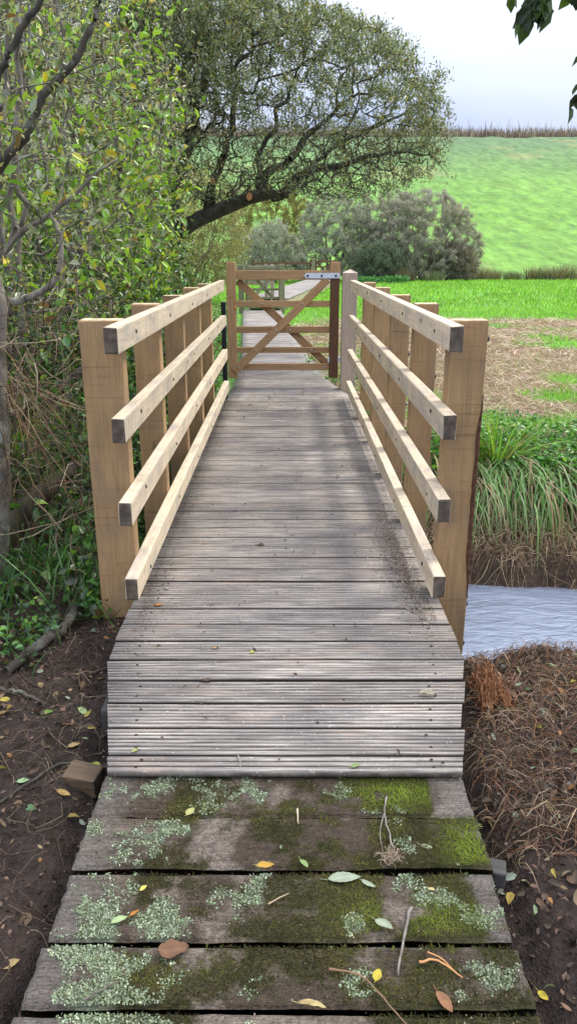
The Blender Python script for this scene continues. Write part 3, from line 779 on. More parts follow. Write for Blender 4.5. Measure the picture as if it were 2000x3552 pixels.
for k, (y0, y1, x0, x1, ph) in enumerate(PL):
    nx, ny = 300, 56
    u = np.linspace(0, 1, nx); v = np.linspace(0, 1, ny)
    Uu, Vv = np.meshgrid(u, v); th = .05
    # edges: rounded cross-section and a worn, slightly wavy outline
    wav = (fbm(Uu * 3 + k * 7, Vv * 0, 3, 4, 77) - .5) * .012
    X = x0 + Uu * (x1 - x0) + (fbm(Vv * 2, Uu * 0 + k, 4, 3, 78) - .5) * .008 * (2 * Uu - 1)
    Y = lerp(y0, y1, Vv) + wav * (2 * Vv - 1)
    Z = plank_z(X.ravel(), Y.ravel(), k, ph).reshape(X.shape)
    er = np.minimum(np.minimum(Vv, 1 - Vv) * (y1 - y0), np.minimum(Uu, 1 - Uu) * (x1 - x0) * 1.0)
    Z = Z - .010 * (1 - sst(0, .012, er)) ** 1.5
    top = np.stack([X.ravel(), Y.ravel(), Z.ravel()], 1)
    i = (np.arange(ny - 1)[:, None] * nx + np.arange(nx - 1)[None]).ravel(); F = np.stack([i, i + 1, i + nx + 1, i + nx], 1)
    # skirt
    ring = np.concatenate([np.arange(nx), np.arange(1, ny) * nx + nx - 1, (ny - 1) * nx + np.arange(nx - 2, -1, -1), np.arange(ny - 2, 0, -1) * nx])
    bot = top[ring].copy(); bot[:, 2] = -.03 + ph - th; n0 = len(top); m = len(ring); r2 = np.arange(m)
    F2 = np.stack([ring[r2], n0 + r2, n0 + (r2 + 1) % m, ring[(r2 + 1) % m]], 1)
    V = np.concatenate([top, bot]); cc = plank_col(V[:, 0], V[:, 1], 100 + k * 20)
    cc[n0:] = np.array([.04, .04, .02])
    link('plank', npmesh(V, [F, F2[:, ::-1]], cc, smooth=True), M['plank'], ob)
for xx in (-.42, .40): timber('bearer', (xx, 1.5, -.118), 'y', 1.3, .1, .07, M['beam'], ob, .004)
timber('bearer_end', (.515, 1.665, -.075), 'x', .13, .055, .05, M['beam'], ob, .006, rot=Matrix.Rotation(R(-14), 4, 'Z'))

rng = np.random.default_rng(11)
def on_plank(n, fn, thr=None):
    x = rng.uniform(-.56, .525, n); y = rng.uniform(1.03, 2.01, n); z = np.full(n, -9.0)
    for k, (y0, y1, x0, x1, ph) in enumerate(PL):
        s = (y > y0 + .004) & (y < y1 - .004); z[s] = plank_z(x[s], y[s], k, ph)
    ok = (z > -5) & (rng.uniform(0, 1, n) < fn(x, y))
    return np.stack([x, y, z], 1)[ok]
# moss: short tufts of blades
g = Geo(); p = on_plank(150000, lambda x, y: moss_mask(x, y) ** 1.3 * .75)
mc = pick(rng, len(p), [(.045, .045, .012), (.085, .09, .016), (.14, .16, .02), (.075, .050, .022)], [3, 3, 1.4, 2.2], .25)
br_ = sst(.45, .7, fbm(p[:, 0], p[:, 1], 6, 3, 66)); mc = mc * (0.55 + 0.9 * br_)[:, None]
hot = np.exp(-(((p[:, 0] - .31)/.14)**2 + ((p[:, 1] - 1.91)/.06)**2)) + np.exp(-(((p[:, 0] - .49)/.07)**2 + ((p[:, 1] - 1.70)/.09)**2)) + .6*np.exp(-(((p[:, 0] - .33)/.2)**2 + ((p[:, 1] - 1.47)/.06)**2))
mc = lerp(mc, np.array([.27, .36, .035]) * rng.uniform(.5, 1.2, (len(p), 1)), np.clip(hot * 1.1, 0, 1)[:, None])
blades(g, p - np.array([0, 0, .001]), rng.uniform(.003, .0085, len(p)) * (1 + .6 * np.clip(hot, 0, 1)), .0018, rng, mc, lean=1.0, bend=.6, seg=2)
tag(link('moss', g.mesh(), M['grass']), 'dark and bright green moss growing on the old planks', 'moss', kind='stuff')
# lichen: small crumpled pale flakes
g = Geo(); p = on_plank(230000, lambda x, y: lichen_mask(x, y) ** 1.5 * .95)
n = len(p); az = rng.uniform(0, 2*PI, n); d_ = np.stack([np.cos(az), np.sin(az), rng.uniform(.0, .9, n)], 1)
L = rng.uniform(.0022, .0065, n)
leaves(g, p + np.array([0, 0, .0005]), d_, L, L * rng.uniform(.6, 1.1, n), pick(rng, n, [(.33, .40, .27), (.25, .31, .18), (.45, .50, .35), (.15, .17, .09)], None, .2), rng, hi=True, fold=.3, curl=.5)
x_ = None
tag(link('lichen', g.mesh(), M['bits']), 'pale grey-green lichen crusts on the old planks', 'lichen', kind='stuff')

g = Geo(); p = on_plank(26000, lambda x, y: .12 + .6 * sst(.5, .7, fbm(x, y, 4, 3, 141))); n = len(p); az = rng.uniform(0, 2*PI, n); L = rng.uniform(.0015, .006, n)
leaves(g, p + np.array([0, 0, .0015]), np.stack([np.cos(az), np.sin(az), rng.uniform(0, .7, n)], 1), L, L * rng.uniform(.4, 1, n), pick(rng, n, [(.06, .042, .03), (.10, .07, .05), (.035, .028, .02), (.2, .15, .11), (.15, .10, .06)], None, .25), rng)
tag(link('crumbs', g.mesh(), M['bits']), 'dark crumbs of soil and dead moss on the old planks', 'dirt', kind='stuff')
# ------------------------------------------------------------------ tree builder
def resample(pl, step):
    pl = np.asarray(pl, float); seg = np.linalg.norm(np.diff(pl, axis=0), axis=1); s = np.concatenate([[0], np.cumsum(seg)])
    n = max(2, int(s[-1] / step) + 1); q = np.linspace(0, s[-1], n)
    return np.stack([np.interp(q, s, pl[:, k]) for k in range(3)], 1)
def grow(limbs, pts, rng, step=0.3, k=0.15, r_tip=.004, expo=.46, rmin=None, wiggle=.06):
    """limbs: [(polyline, r0, r1)], pts: attractors. returns pos, parent, radius, desc"""
    pos = []; par = []; plen = []; lr = []
    for li, (pl, r0, r1) in enumerate(limbs):
        q = resample(pl, .14)
        if li: q[1:-1] += rng.normal(0, wiggle * .35, q[1:-1].shape)
        rr = np.linspace(r0, r1, len(q))
        if pos and not (np.linalg.norm(q[0] - pos[0]) < 1e-6):
            d = np.linalg.norm(np.array(pos) - q[0], axis=1); j = int(np.argmin(d))
            if d[j] > 1.2: j = -1
        else: j = -1 if not pos else 0
        for m_ in range(len(q)):
            pos.append(q[m_]); par.append(j); lr.append(rr[m_]); plen.append(0 if j < 0 else plen[j] + .14); j = len(pos) - 1
    nl = len(pos); P = np.zeros((nl + len(pts) * 4 + 10, 3)); P[:nl] = pos; PLn = np.zeros(len(P)); PLn[:nl] = plen; n = nl
    d0 = np.array([np.min(np.linalg.norm(P[:nl] - p_, axis=1)) for p_ in pts]); order = np.argsort(d0)
    for oi in order:
        p_ = pts[oi]; d = np.linalg.norm(P[:n] - p_, axis=1); cst = d + k * PLn[:n]; j = int(np.argmin(cst)); dj = d[j]
        ns_ = min(4, int(dj / step) + 1)
        a_ = P[j].copy()
        for s_ in range(1, ns_ + 1):
            q = a_ + (p_ - a_) * s_ / ns_
            if s_ < ns_: q = q + rng.normal(0, wiggle * min(1, dj), 3)
            P[n] = q; par.append(j); lr.append(0); PLn[n] = PLn[j] + dj / ns_; j = n; n += 1
            if n >= len(P) - 5: break
        if n >= len(P) - 5: break
    P = P[:n]; par = np.array(par); cnt = np.ones(n)
    for i in range(n - 1, 0, -1):
        if par[i] >= 0: cnt[par[i]] += cnt[i]
    haskid = np.zeros(n, bool); haskid[par[par >= 0]] = True
    tips = np.where(haskid, 0, 1).astype(float); tc_ = tips.copy()
    for i in range(n - 1, 0, -1):
        if par[i] >= 0: tc_[par[i]] += tc_[i]
    rad = r_tip * np.maximum(tc_, 1) ** expo; rad = np.maximum(rad, np.array(lr))
    return P, par, rad, tc_
def tree_tubes(g, P, par, rad, col, rng, thick=.02, sides=(8, 4), m=4):
    i = np.where(par >= 0)[0]; j = par[i]; gp = par[j]
    tj = np.where((gp >= 0)[:, None], P[j] - P[np.maximum(gp, 0)], P[i] - P[j]); L = np.linalg.norm(P[i] - P[j], axis=1, keepdims=True)
    t0 = norm(tj) * L * .8; t1 = (P[i] - P[j]) * .9
    f = np.linspace(0, 1, m)[None, :, None]
    C = (2*f**3-3*f**2+1)*P[j][:, None] + (f**3-2*f**2+f)*t0[:, None] + (-2*f**3+3*f**2)*P[i][:, None] + (f**3-f**2)*t1[:, None]
    ra = np.minimum(rad[j], rad[i] * 1.25)[:, None] * (1 - f[..., 0]) + rad[i][:, None] * f[..., 0]
    th = rad[i] > thick
    tubes(g, C[th], ra[th], sides[0], col); tubes(g, C[~th], ra[~th], sides[1], col)
def tree_leaves(g, P, par, tcn, rng, n, L, ratio, pal, pp, hi, wfun=None, maxt=3, up=.4, spread=.05, along=.8, var=.2, tuft=True):
    i = np.where((par >= 0) & (tcn <= maxt))[0]
    wgt = np.ones(len(i)) if wfun is None else np.clip(wfun(P[i]), 1e-6, None)
    q = rng.choice(i, n, p=wgt / wgt.sum()); f = rng.uniform(0, 1.15, (n, 1))
    td = norm(P[q] - P[par[q]]); pos = P[par[q]] + (P[q] - P[par[q]]) * f + rng.normal(0, spread, (n, 3))
    d = norm(td * along + norm(rng.normal(size=(n, 3))) * 1.0 + np.array([0, 0, up]))
    l_ = L * rng.uniform(.6, 1.25, n)
    leaves(g, pos, d, l_, l_ * ratio * rng.uniform(.8, 1.2, n), pick(rng, n, pal, pp, var), rng, hi=hi)
    return pos
def ell(rng, n, c, r, lo=.0, zmin=None, shell=.0, cond=None):
    out_ = []
    tot = 0
    while tot < n:
        u = norm(rng.normal(size=(n * 2, 3))); rad = (rng.uniform(0, 1, (n * 2, 1)) ** (1/3) * (1 - shell) + shell * rng.uniform(.8, 1, (n * 2, 1)))
        p = np.array(c) + u * rad * np.array(r)
        ok = np.ones(len(p), bool) if zmin is None else p[:, 2] > zmin
        if cond is not None: ok &= cond(p)
        out_.append(p[ok]); tot += ok.sum()
    return np.concatenate(out_)[:n]
def make_tree(name, base, label, cat, limbs, pts, seed, bark, leafspec, step=.3, k=.15, r_tip=.004, expo=.46, group=None, thick=.02, extra=None, wiggle=.06):
    rng = np.random.default_rng(seed); e_ = empty(name, base, label, cat, group)
    P, par, rad, tcn = grow(limbs, pts, rng, step, k, r_tip, expo, wiggle=wiggle)
    g = Geo(); tree_tubes(g, P, par, rad, (.1, .09, .07), rng, thick); link('trunk', g.mesh(True), bark, e_)
    g = Geo()
    for ls in leafspec: tree_leaves(g, P, par, tcn, rng, **ls)
    link('crown', g.mesh(), M['leaf'], e_)
    return e_

# ---- the big leaning willow beyond the rails on the left
GW = [(.16, .21, .10), (.24, .28, .17), (.09, .12, .06), (.34, .38, .28), (.36, .33, .08), (.18, .14, .07)]
GWp = [3, 3, 2.2, 1.5, .7, .5]
r0 = np.random.default_rng(5)
cond = lambda p: (p[:, 2] > 2.22 - .22 * np.clip((p[:, 0] - .2), -1.0, 2) * 0 + .25 * (np.abs(p[:, 0] - .9) > 1.0) * (p[:, 0] > .9))
w_pts = np.concatenate([ell(r0, 3000, (-.62, 12.0, 3.25), (2.95, 1.7, 1.55), zmin=2.18, shell=.25),
                        ell(r0, 1400, (-2.2, 12.4, 4.3), (2.0, 1.9, 1.5), zmin=2.4, shell=.2),
                        ell(r0, 260, (.7, 11.7, 2.6), (1.6, 1.0, .45), zmin=2.1)])
limbs = [([(-2.75, 12.2, -.15), (-2.5, 12.1, .7), (-2.1, 12.0, 1.35), (-1.70, 12, 1.70), (-1.35, 12, 1.93), (-.95, 12, 2.09), (-.55, 12, 2.24), (-.30, 12, 2.29)], .16, .085),
         ([(-.30, 12, 2.29), (-.1, 11.95, 2.34), (.2, 11.9, 2.53), (.7, 11.85, 2.62), (1.25, 11.8, 2.82), (1.8, 11.8, 2.78)], .075, .016),
         ([(-.42, 12, 2.27), (-.31, 12.1, 2.58), (.08, 12.1, 2.84), (.53, 12.2, 3.3), (.96, 12.2, 3.6)], .075, .014),
         ([(-.40, 12, 2.27), (-.45, 12.2, 2.7), (-.2, 12.3, 3.2), (.1, 12.3, 3.8), (.3, 12.3, 4.3)], .05, .012),
         ([(.2, 11.9, 2.53), (.6, 12.1, 2.9), (1.2, 12.3, 3.2), (1.75, 12.2, 3.45)], .035, .012),
         ([(-1.70, 12, 1.70), (-1.6, 11.9, 2.3), (-1.45, 12.1, 2.9), (-1.2, 12.2, 3.7), (-1.1, 12.2, 4.6)], .10, .02),
         ([(-1.2, 12, 2.0), (-1.0, 12.0, 2.5), (-.75, 11.8, 3.1), (-.7, 11.7, 3.8), (-.3, 11.7, 4.4)], .07, .014),
         ([(-2.1, 12.0, 1.35), (-2.4, 12.2, 2.4), (-2.5, 12.3, 3.6), (-2.7, 12.4, 5.0)], .12, .02)]
def wf(P):
    q = (P - np.array([-.62, 12.0, 3.2])) / np.array([2.95, 1.7, 1.5]); rr = np.linalg.norm(q, axis=1)
    f = .42 + 1.5 * sst(.70, .98, rr) * (sst(2.7, 3.4, P[:, 2]) + .25 * sst(1.2, 2.0, P[:, 0]))
    return f + .9 * sst(3.7, 4.4, P[:, 2]) + .5 * sst(-.9, -1.8, P[:, 0])
wl = make_tree('willow_tree', (-2.75, 12.2, -.15), 'large dark willow leaning right over the walkway, with two fresh saw cuts', 'tree', limbs, w_pts, 21, M['bark'],
    [dict(n=170000, L=.058, ratio=.31, pal=GW, pp=GWp, hi=False, wfun=wf, maxt=3, up=.5, spread=.05)], step=.22, k=.13, r_tip=.0042, expo=.45, wiggle=.09)
def disc(c, nrm, r, name, mat, parent, th=.012):
    bm = bmesh.new(); bmesh.ops.create_cone(bm, cap_ends=True, segments=16, radius1=r, radius2=r, depth=th)
    bmesh.ops.scale(bm, vec=(1, 1.25, 1), verts=bm.verts)
    me = bpy.data.meshes.new(name); bm.to_mesh(me); bm.free()
    me.transform(Matrix.Translation(Vector(c)) @ Vector(nrm).to_track_quat('Z', 'Y').to_matrix().to_4x4()); return link(name, me, mat, parent)
disc((-.56, 11.885, 2.245), (.1, -1, .1), .042, 'saw_cut', M['cut'], wl, .05)
disc((-1.06, 11.7, 2.43), (.1, -1, .1), .036, 'saw_cut', M['cut'], wl, .05)
g = Geo(); tube1(g, [(-1.1, 12.1, 2.1), (-1.08, 11.9, 2.3), (-1.06, 11.71, 2.43)], [.05, .04, .036], 8); link('cut_branch', g.mesh(True), M['bark'], wl)

# ---- shrubs closing the left side
SH = [(.14, .28, .035), (.23, .42, .045), (.07, .12, .03), (.33, .37, .25), (.50, .45, .05), (.22, .13, .05), (.38, .62, .06)]
def shrub(name, cx, cy, rx_, ry_, top, label, seed, nleaf, L, hi, npt=650, pal=SH, pp=(2.6, 2.2, 2.8, 2.2, .6, .6, .9), bark='barkgrey', stems=6, zlow=.1, cond=None, cat='shrub', group=None, r_tip=.0035, ratio=.5, lean=(0, 0), up=.3, lw=None, fine=None, zk=.52):
    r_ = np.random.default_rng(seed); zc = top * zk
    pts = ell(r_, npt, (cx, cy, zc), (rx_, ry_, top - zc), zmin=zlow, shell=.25, cond=cond)
    limbs = []
    for s_ in range(stems):
        a_ = r_.uniform(0, 2 * PI); b0 = np.array([cx + r_.normal(0, .18) + lean[0], cy + r_.normal(0, .18) + lean[1], H0(cx, cy) - .08]); h_ = top * r_.uniform(.55, .85)
        e1 = np.array([cx + math.cos(a_) * rx_ * .55, cy + math.sin(a_) * ry_ * .55, h_]); mid = lerp(b0, e1, .5) + r_.normal(0, .12, 3) + np.array([0, 0, .15])
        limbs.append(([b0, lerp(b0, mid, .5) + r_.normal(0, .05, 3), mid, e1], .035 * (top / 4) ** .6, .009))
    return make_tree(name, (cx + lean[0], cy + lean[1], float(H0(cx, cy))), label, cat, limbs, pts, seed + 1, M[bark],
                     ([dict(n=nleaf, L=L, ratio=ratio, pal=pal, pp=pp, hi=hi, maxt=5, up=up, spread=.07, wfun=lw)] + (fine or [])), step=.28, k=.10, r_tip=r_tip, group=group)
FP = [(.33, .35, .22), (.24, .29, .13), (.45, .46, .33), (.15, .18, .08), (.48, .46, .12), (.26, .19, .10)]
FN = lambda n, L: [dict(n=n, L=L, ratio=.33, pal=FP, pp=[3, 3, 1.6, 2, .8, .7], hi=False, maxt=6, up=.3, spread=.08)]
clear = lambda p: ~((p[:, 0] > -1.02) & (p[:, 2] < 1.55))
LW = lambda P: .22 + sst(.3, 1.2, P[:, 2]) * (1 - .75 * sst(1.9, 2.8, P[:, 2])) * (.35 + 1.3 * fbm(P[:, 0] + P[:, 1] * .7, P[:, 2], 2.1, 3, 150))
shrub('willow_shrub', -2.05, 4.7, 1.22, 1.15, 4.1, 'nearest green willow shrub at the left edge, above the tangled undergrowth', 31, 2200, .068, True, 1500, cond=lambda p: clear(p) & (p[:, 2] > .9), lw=LW, fine=FN(7000, .042), r_tip=.0026, stems=9)
shrub('willow_shrub', -2.1, 7.0, 1.35, 1.3, 4.7, 'bright green broad-leaved shrub close behind the left rails of the bridge', 33, 5600, .078, True, 1700, cond=clear, pp=(3, 3.2, 1.2, .8, .6, .3, 3.0), lw=LW, fine=FN(10000, .050), r_tip=.0028, stems=10)
shrub('willow_shrub', -3.0, 9.6, 1.9, 1.6, 4.5, 'dense shrub behind the bright green one, left of the leaning willow trunk', 35, 3500, .085, False, 1500, cond=clear, fine=FN(11000, .055), stems=9)
G2 = [(.15, .18, .08), (.22, .25, .13), (.09, .11, .045), (.31, .30, .16), (.34, .29, .07)]
shrub('willow_shrub', -4.8, 13.4, 1.9, 2.0, 4.7, 'olive-green shrub at the far left, seen through the nearer shrubs', 37, 12000, .070, False, 1300, pal=G2, pp=None)
shrub('willow_shrub', -3.3, 16.2, 1.5, 1.8, 3.9, 'grey-green shrub beyond the leaning willow trunk', 39, 20000, .065, False, 600, pal=G2, pp=None)
shrub('willow_shrub', -6.2, 18.5, 2.6, 2.6, 4.9, 'big olive shrub furthest back on the left, behind the other shrubs', 41, 14000, .10, False, 700, pal=G2, pp=None)
YG = [(.27, .28, .13), (.34, .34, .18), (.18, .19, .09), (.40, .36, .12)]
shrub('sallow_bush', -3.0, 24.5, 2.0, 2.0, 3.9, 'yellowish grey sallow bush left of the far gate', 43, 34000, .085, False, 600, pal=YG, pp=None, ratio=.35)
shrub('sallow_bush', -5.6, 27, 2.2, 2.0, 5.0, 'greenish sallow bush left of the yellowish one, mostly hidden', 45, 10000, .13, False, 400, pal=YG, pp=None, ratio=.35)

# ---- grey willows at the foot of the hill
GG = [(.33, .35, .32), (.43, .45, .41), (.23, .25, .22), (.52, .53, .49), (.28, .33, .25)]
GD = [(.35, .34, .33), (.44, .42, .41), (.25, .24, .23), (.51, .49, .47), (.29, .31, .26)]
def grey(cx, cy, rx_, ry_, top, label, seed, n, pal, L=.17, npt=620):
    return shrub('grey_willow', cx, cy, rx_, ry_, top, label, seed, int(n*2.3), L*.62, False, npt, pal=pal, pp=None, stems=9, zlow=.05, cat='bush', r_tip=.008, bark='barkgrey', zk=.30, ratio=.24, up=1.0, group='grey willows at the foot of the hill')
grey(-.95, 44, 1.9, 1.7, 3.2, 'small rounded grey-green willow bush above the far gate, leftmost at the hill foot', 51, 20000, GG)
grey(2.5, 46, 2.5, 2.0, 4.75, 'tall grey willow with a dark hollow beneath it, behind the dark gate', 53, 26000, GG)
grey(5.5, 46.9, 3.0, 2.2, 5.0, 'grey willow in the middle of the row with pale bare limbs', 55, 30000, GG)
grey(7.45, 45.5, 3.5, 2.5, 4.85, 'broadest dome-shaped purplish grey willow at the right end of the row', 57, 52000, GD, npt=750)
grey(4.9, 43.5, 1.5, 1.2, 2.1, 'low blue-green willow bush in front of the middle grey willow', 59, 12000, [(.14, .19, .13), (.19, .24, .17), (.10, .13, .09)])
grey(9.2, 44.6, 1.25, 1.3, 2.1, 'low dark twiggy bush at the right foot of the broad willow', 61, 12000, [(.22, .20, .165), (.30, .27, .23), (.16, .145, .12)])
shrub('sallow_bush', -1.3, 50.5, 3.0, 2.0, 5.6, 'yellow-green sallow behind the grey willows, below the leaning tree', 63, 34000, .13, False, 400, pal=[(.26, .25, .07), (.20, .21, .08), (.33, .29, .08)], pp=None, ratio=.3, r_tip=.008)
g = Geo(); rr = np.random.default_rng(3)
for k in range(7):
    x0 = 4.6 + rr.normal(0, .15); pts_ = [(x0, 46.6, 1.2)]
    for s_ in range(5): pts_.append((pts_[-1][0] + rr.normal(.05 * (k - 3), .16), 46.2 - .1 * s_, pts_[-1][2] + rr.uniform(.25, .45)))
    tube1(g, pts_, np.linspace(.05, .012, len(pts_)), 5, sub=3)
tag(link('dead_branches', g.mesh(True), M['barkpale'], loc=(4.6, 46.6, 1.2)), 'pale forked bare limbs rising out of the middle grey willow', 'branch')

# ---- overhanging leaves, top right: a tree just outside the frame with one bough reaching in
at_limbs = [([(2.7, 2.9, -.15), (2.65, 2.9, 1.2), (2.5, 2.9, 2.4), (2.1, 2.9, 2.9), (1.5, 2.85, 2.85), (1.05, 2.8, 2.55), (.93, 2.8, 2.3)], .12, .006),
            ([(1.05, 2.8, 2.55), (.90, 2.8, 2.36), (.80, 2.8, 2.27), (.74, 2.8, 2.22)], .006, .003),
            ([(1.3, 2.82, 2.7), (1.12, 2.8, 2.35), (1.0, 2.8, 2.12), (.93, 2.8, 1.98)], .007, .003),
            ([(2.5, 2.9, 2.4), (2.6, 3.1, 3.3), (2.5, 3.3, 4.2)], .08, .02), ([(2.5, 2.9, 2.4), (3.2, 3.0, 3.3), (3.6, 3.0, 4.0)], .06, .02)]
ra_ = np.random.default_rng(77)
ap = np.concatenate([ell(ra_, 240, (2.8, 3.0, 3.9), (1.5, 1.4, 1.3)), ell(ra_, 9, (.84, 2.8, 2.27), (.14, .12, .07)), ell(ra_, 4, (.95, 2.8, 2.06), (.07, .08, .07))])
e_ = empty('alder_tree', (2.7, 2.9, -.15), 'alder whose dark leafy twigs hang into the top right corner', 'tree')
rg = np.random.default_rng(78); P, par, rad, tcn = grow(at_limbs, ap, rg, .15, .1, .0016, .45)
g = Geo(); tree_tubes(g, P, par, rad, (.1, .09, .07), rg, .02); link('trunk', g.mesh(True), M['bark'], e_)
g = Geo(); DK = [(.045, .085, .025), (.07, .12, .03), (.03, .05, .02)]
tree_leaves(g, P, par, tcn, rg, 1500, .075, .62, DK, None, True, lambda q: (q[:, 0] > 1.3).astype(float), 4, -.2, .05)
tree_leaves(g, P, par, tcn, rg, 120, .068, .62, DK, None, True, lambda q: ((q[:, 0] < 1.02) & (q[:, 0] > .72) & (q[:, 2] > 2.16)).astype(float), 6, -1.0, .015)
tree_leaves(g, P, par, tcn, rg, 34, .055, .62, DK, None, True, lambda q: ((q[:, 0] < 1.02) & (q[:, 2] <= 2.16)).astype(float), 6, -.8, .014)
link('crown', g.mesh(), M['leaf'], e_)

# ------------------------------------------------------------------ left side: trunks, limbs, undergrowth
def log(name, pts, radii, mat, label, cat='branch', sides=10, jit=.004, seed=1):
    g = Geo(); tube1(g, pts, radii, sides, sub=6, jit=jit, rng=np.random.default_rng(seed))
    pts = np.asarray(pts); return tag(link(name, g.mesh(True), mat, loc=tuple(pts[0])), label, cat)
log('tree_trunk', [(-1.50, 3.62, -.2), (-1.385, 3.6, .4), (-1.355, 3.6, .8), (-1.325, 3.6, 1.1), (-1.30, 3.6, 1.34), (-1.42, 3.7, 1.8)], [.05, .040, .036, .034, .03, .022], M['barkgrey'], 'pale lichen-covered trunk at the left edge of the picture', 'tree', jit=.003)
log('mossy_log', [(-1.75, 3.85, -.12), (-1.51, 3.8, .04), (-1.36, 3.8, .22), (-1.22, 3.83, .36), (-1.10, 3.9, .46)], [.075, .07, .06, .05, .025], M['barkmoss'], 'thick mossy limb slanting up at the left edge, below the undergrowth', 'log', seed=3)
log('bare_branch', [(-1.60, 4.0, 1.22), (-1.44, 4.0, 1.262), (-1.28, 4.0, 1.288), (-1.15, 4.0, 1.38), (-1.105, 4.0, 1.56), (-1.16, 4.05, 1.68)], [.022, .021, .019, .015, .011, .006], M['barkgrey'], 'grey bare branch curving up at the left edge, beside the pale trunk', seed=4)
log('bare_branch', [(-1.75, 4.5, 1.36), (-1.59, 4.5, 1.48), (-1.44, 4.5, 1.61), (-1.236, 4.5, 1.73), (-1.008, 4.5, 1.91), (-.90, 4.5, 1.97)], [.016, .015, .014, .012, .009, .005], M['barkgrey'], 'long straight grey branch slanting up to the right through the left shrubs', seed=5)
log('bare_branch', [(-1.8, 4.5, 1.7), (-1.54, 4.5, 1.93), (-1.37, 4.5, 2.1), (-1.27, 4.5, 2.27), (-1.11, 4.5, 2.41), (-.995, 4.5, 2.59), (-.9, 4.5, 2.8)], [.030, .028, .025, .022, .018, .015, .010], M['barkfall'], 'thick brown branch arching across the upper left corner', seed=6)
log('bare_branch', [(-1.25, 3.5, 2.03), (-1.153, 3.5, 2.18), (-1.077, 3.5, 2.293), (-1.0, 3.5, 2.39), (-.9, 3.5, 2.5)], [.016, .015, .014, .012, .01], M['bark'], 'dark branch nearest the camera in the top left corner', seed=7)
log('bare_branch', [(-1.45, 4.2, .66), (-1.3, 4.2, .73), (-1.18, 4.2, .84), (-1.04, 4.25, .93), (-.96, 4.4, .97)], [.018, .024, .026, .025, .018], M['bark'], 'dark branch low in the undergrowth, running behind the nearest left post', seed=8)
zf = lambda x, y: float(H(np.array([x]), np.array([y]))[0])
log('fallen_branch', [(x, y, zf(x, y) + dz) for x, y, dz in ((-1.15, 2.80, .02), (-1.05, 2.98, .035), (-.99, 3.14, .05), (-1.0, 3.43, .07), (-.975, 3.70, .10))], [.020, .024, .022, .020, .017], M['barkfall'], 'fallen grey branch lying on the mud left of the bridge', seed=9)
log('fallen_stick', [(x, y, zf(x, y) + dz) for x, y, dz in ((-1.25, 2.68, .02), (-1.13, 2.655, .02), (-1.03, 2.63, .018), (-.93, 2.58, .015))], [.009, .009, .008, .006], M['barkfall'], 'short pale stick lying on the mud at the left edge', 'stick', seed=10)
log('fallen_stick', [(x, y, zf(x, y) + .012) for x, y in ((-1.02, 1.9), (-.903, 2.018), (-.783, 2.164), (-.65, 2.29))], [.005, .005, .0045, .003], M['bark'], 'long thin dark twig on the mud beside the wood block', 'stick', seed=11)
log('fallen_stick', [(1.2, 5.62, -.66), (1.42, 5.46, -.72), (1.66, 5.29, -.765), (1.93, 5.17, -.80)], [.014, .016, .013, .009], M['bark'], 'dark wet branch trailing into the stream from the far bank', 'stick', seed=12)

# ------------------------------------------------------------------ leaf litter, straw
def clear_of_walk(x, y, m=.02):
    inside = (y > 1.0) & (x > np.interp(y, [1.0, 2.0, 2.7, 9], [-.60, -.57, -.73, -.73]) - m) & (x < np.interp(y, [1.0, 2.0, 2.7, 9], [.56, .55, .71, .71]) + m)
    return ~inside
U = Geo(); V_ = Geo(); rg = np.random.default_rng(90)
def scatter(n, x0, x1, y0, y1, rg): return rg.uniform(x0, x1, n), rg.uniform(y0, y1, n)
# ivy, nettle and bramble leaves in a dense bank left of the bridge
IV = [(.045, .10, .03), (.08, .19, .05), (.13, .28, .045), (.035, .06, .025), (.24, .34, .05), (.16, .10, .045)]
x, y = scatter(60000, -3.6, -.86, 3.2, 9.5, rg)
top = (1.45 * sst(3.15, 4.0, y) + .30) * (.35 + 1.0 * fbm(x, y, 1.5, 3, 91)) * sst(-.82, -1.15, x + .0 * y)
keep = (rg.uniform(0, 1, len(x)) < sst(.28, .5, fbm(x, y, 1.7, 3, 92)) * .9 + .15) & (y > 3.35 + .25 * rg.normal(size=len(x)) - .2 * (x < -1.3)); keep &= ~((y < 4.0) & (x < -1.02) & (rg.uniform(0, 1, len(x)) < .9)); x, y, top = x[keep], y[keep], top[keep]
h = rg.uniform(0, 1, len(x)) ** .75 * top; z = H(x, y) + h + .01
pI = np.stack([x, y, z], 1); L = rg.uniform(.03, .065, len(x))
leaves(U, pI, norm(rg.normal(size=pI.shape) + np.array([.25, -.5, .3])), L, L * .72, pick(rg, len(x), IV, [3, 3, 2, 2, .8, .5], .22), rg, hi=True)
x, y = scatter(2500, -2.4, -.9, 3.2, 6.5, rg); z = H(x, y); keep = y > 3.35
blades(U, np.stack([x, y, z], 1)[keep], rg.uniform(.15, .5, keep.sum()), .010, rg, pick(rg, keep.sum(), [(.05, .14, .03), (.08, .2, .04)]), .4, .9)
x, y = scatter(2600, -1.8, -.80, 2.75, 3.6, rg); k = (rg.uniform(0, 1, len(x)) < sst(.48, .6, fbm(x, y, 4.5, 3, 93)) * .8) & clear_of_walk(x, y, .08) & ((y > 3.0) | (x < -1.05)); x, y = x[k], y[k]; n = len(x)
L = rg.uniform(.018, .045, n); leaves(U, np.stack([x, y, H(x, y) + rg.uniform(.005, .12, n)], 1), norm(rg.normal(size=(n, 3)) * np.array([1, 1, .4]) + np.array([.1, -.3, .2])), L, L * .7, pick(rg, n, IV, [3, 3, 1, 2, .4, 1.2], .22), rg, hi=True)
blades(U, np.stack([x, y, H(x, y)], 1)[::5], .16, .006, rg, (.06, .15, .035), .5, .9)
tag(link('undergrowth', U.mesh(), M['leaf']), 'tangled ivy, nettles and brambles on the bank left of the bridge', 'undergrowth', kind='stuff')
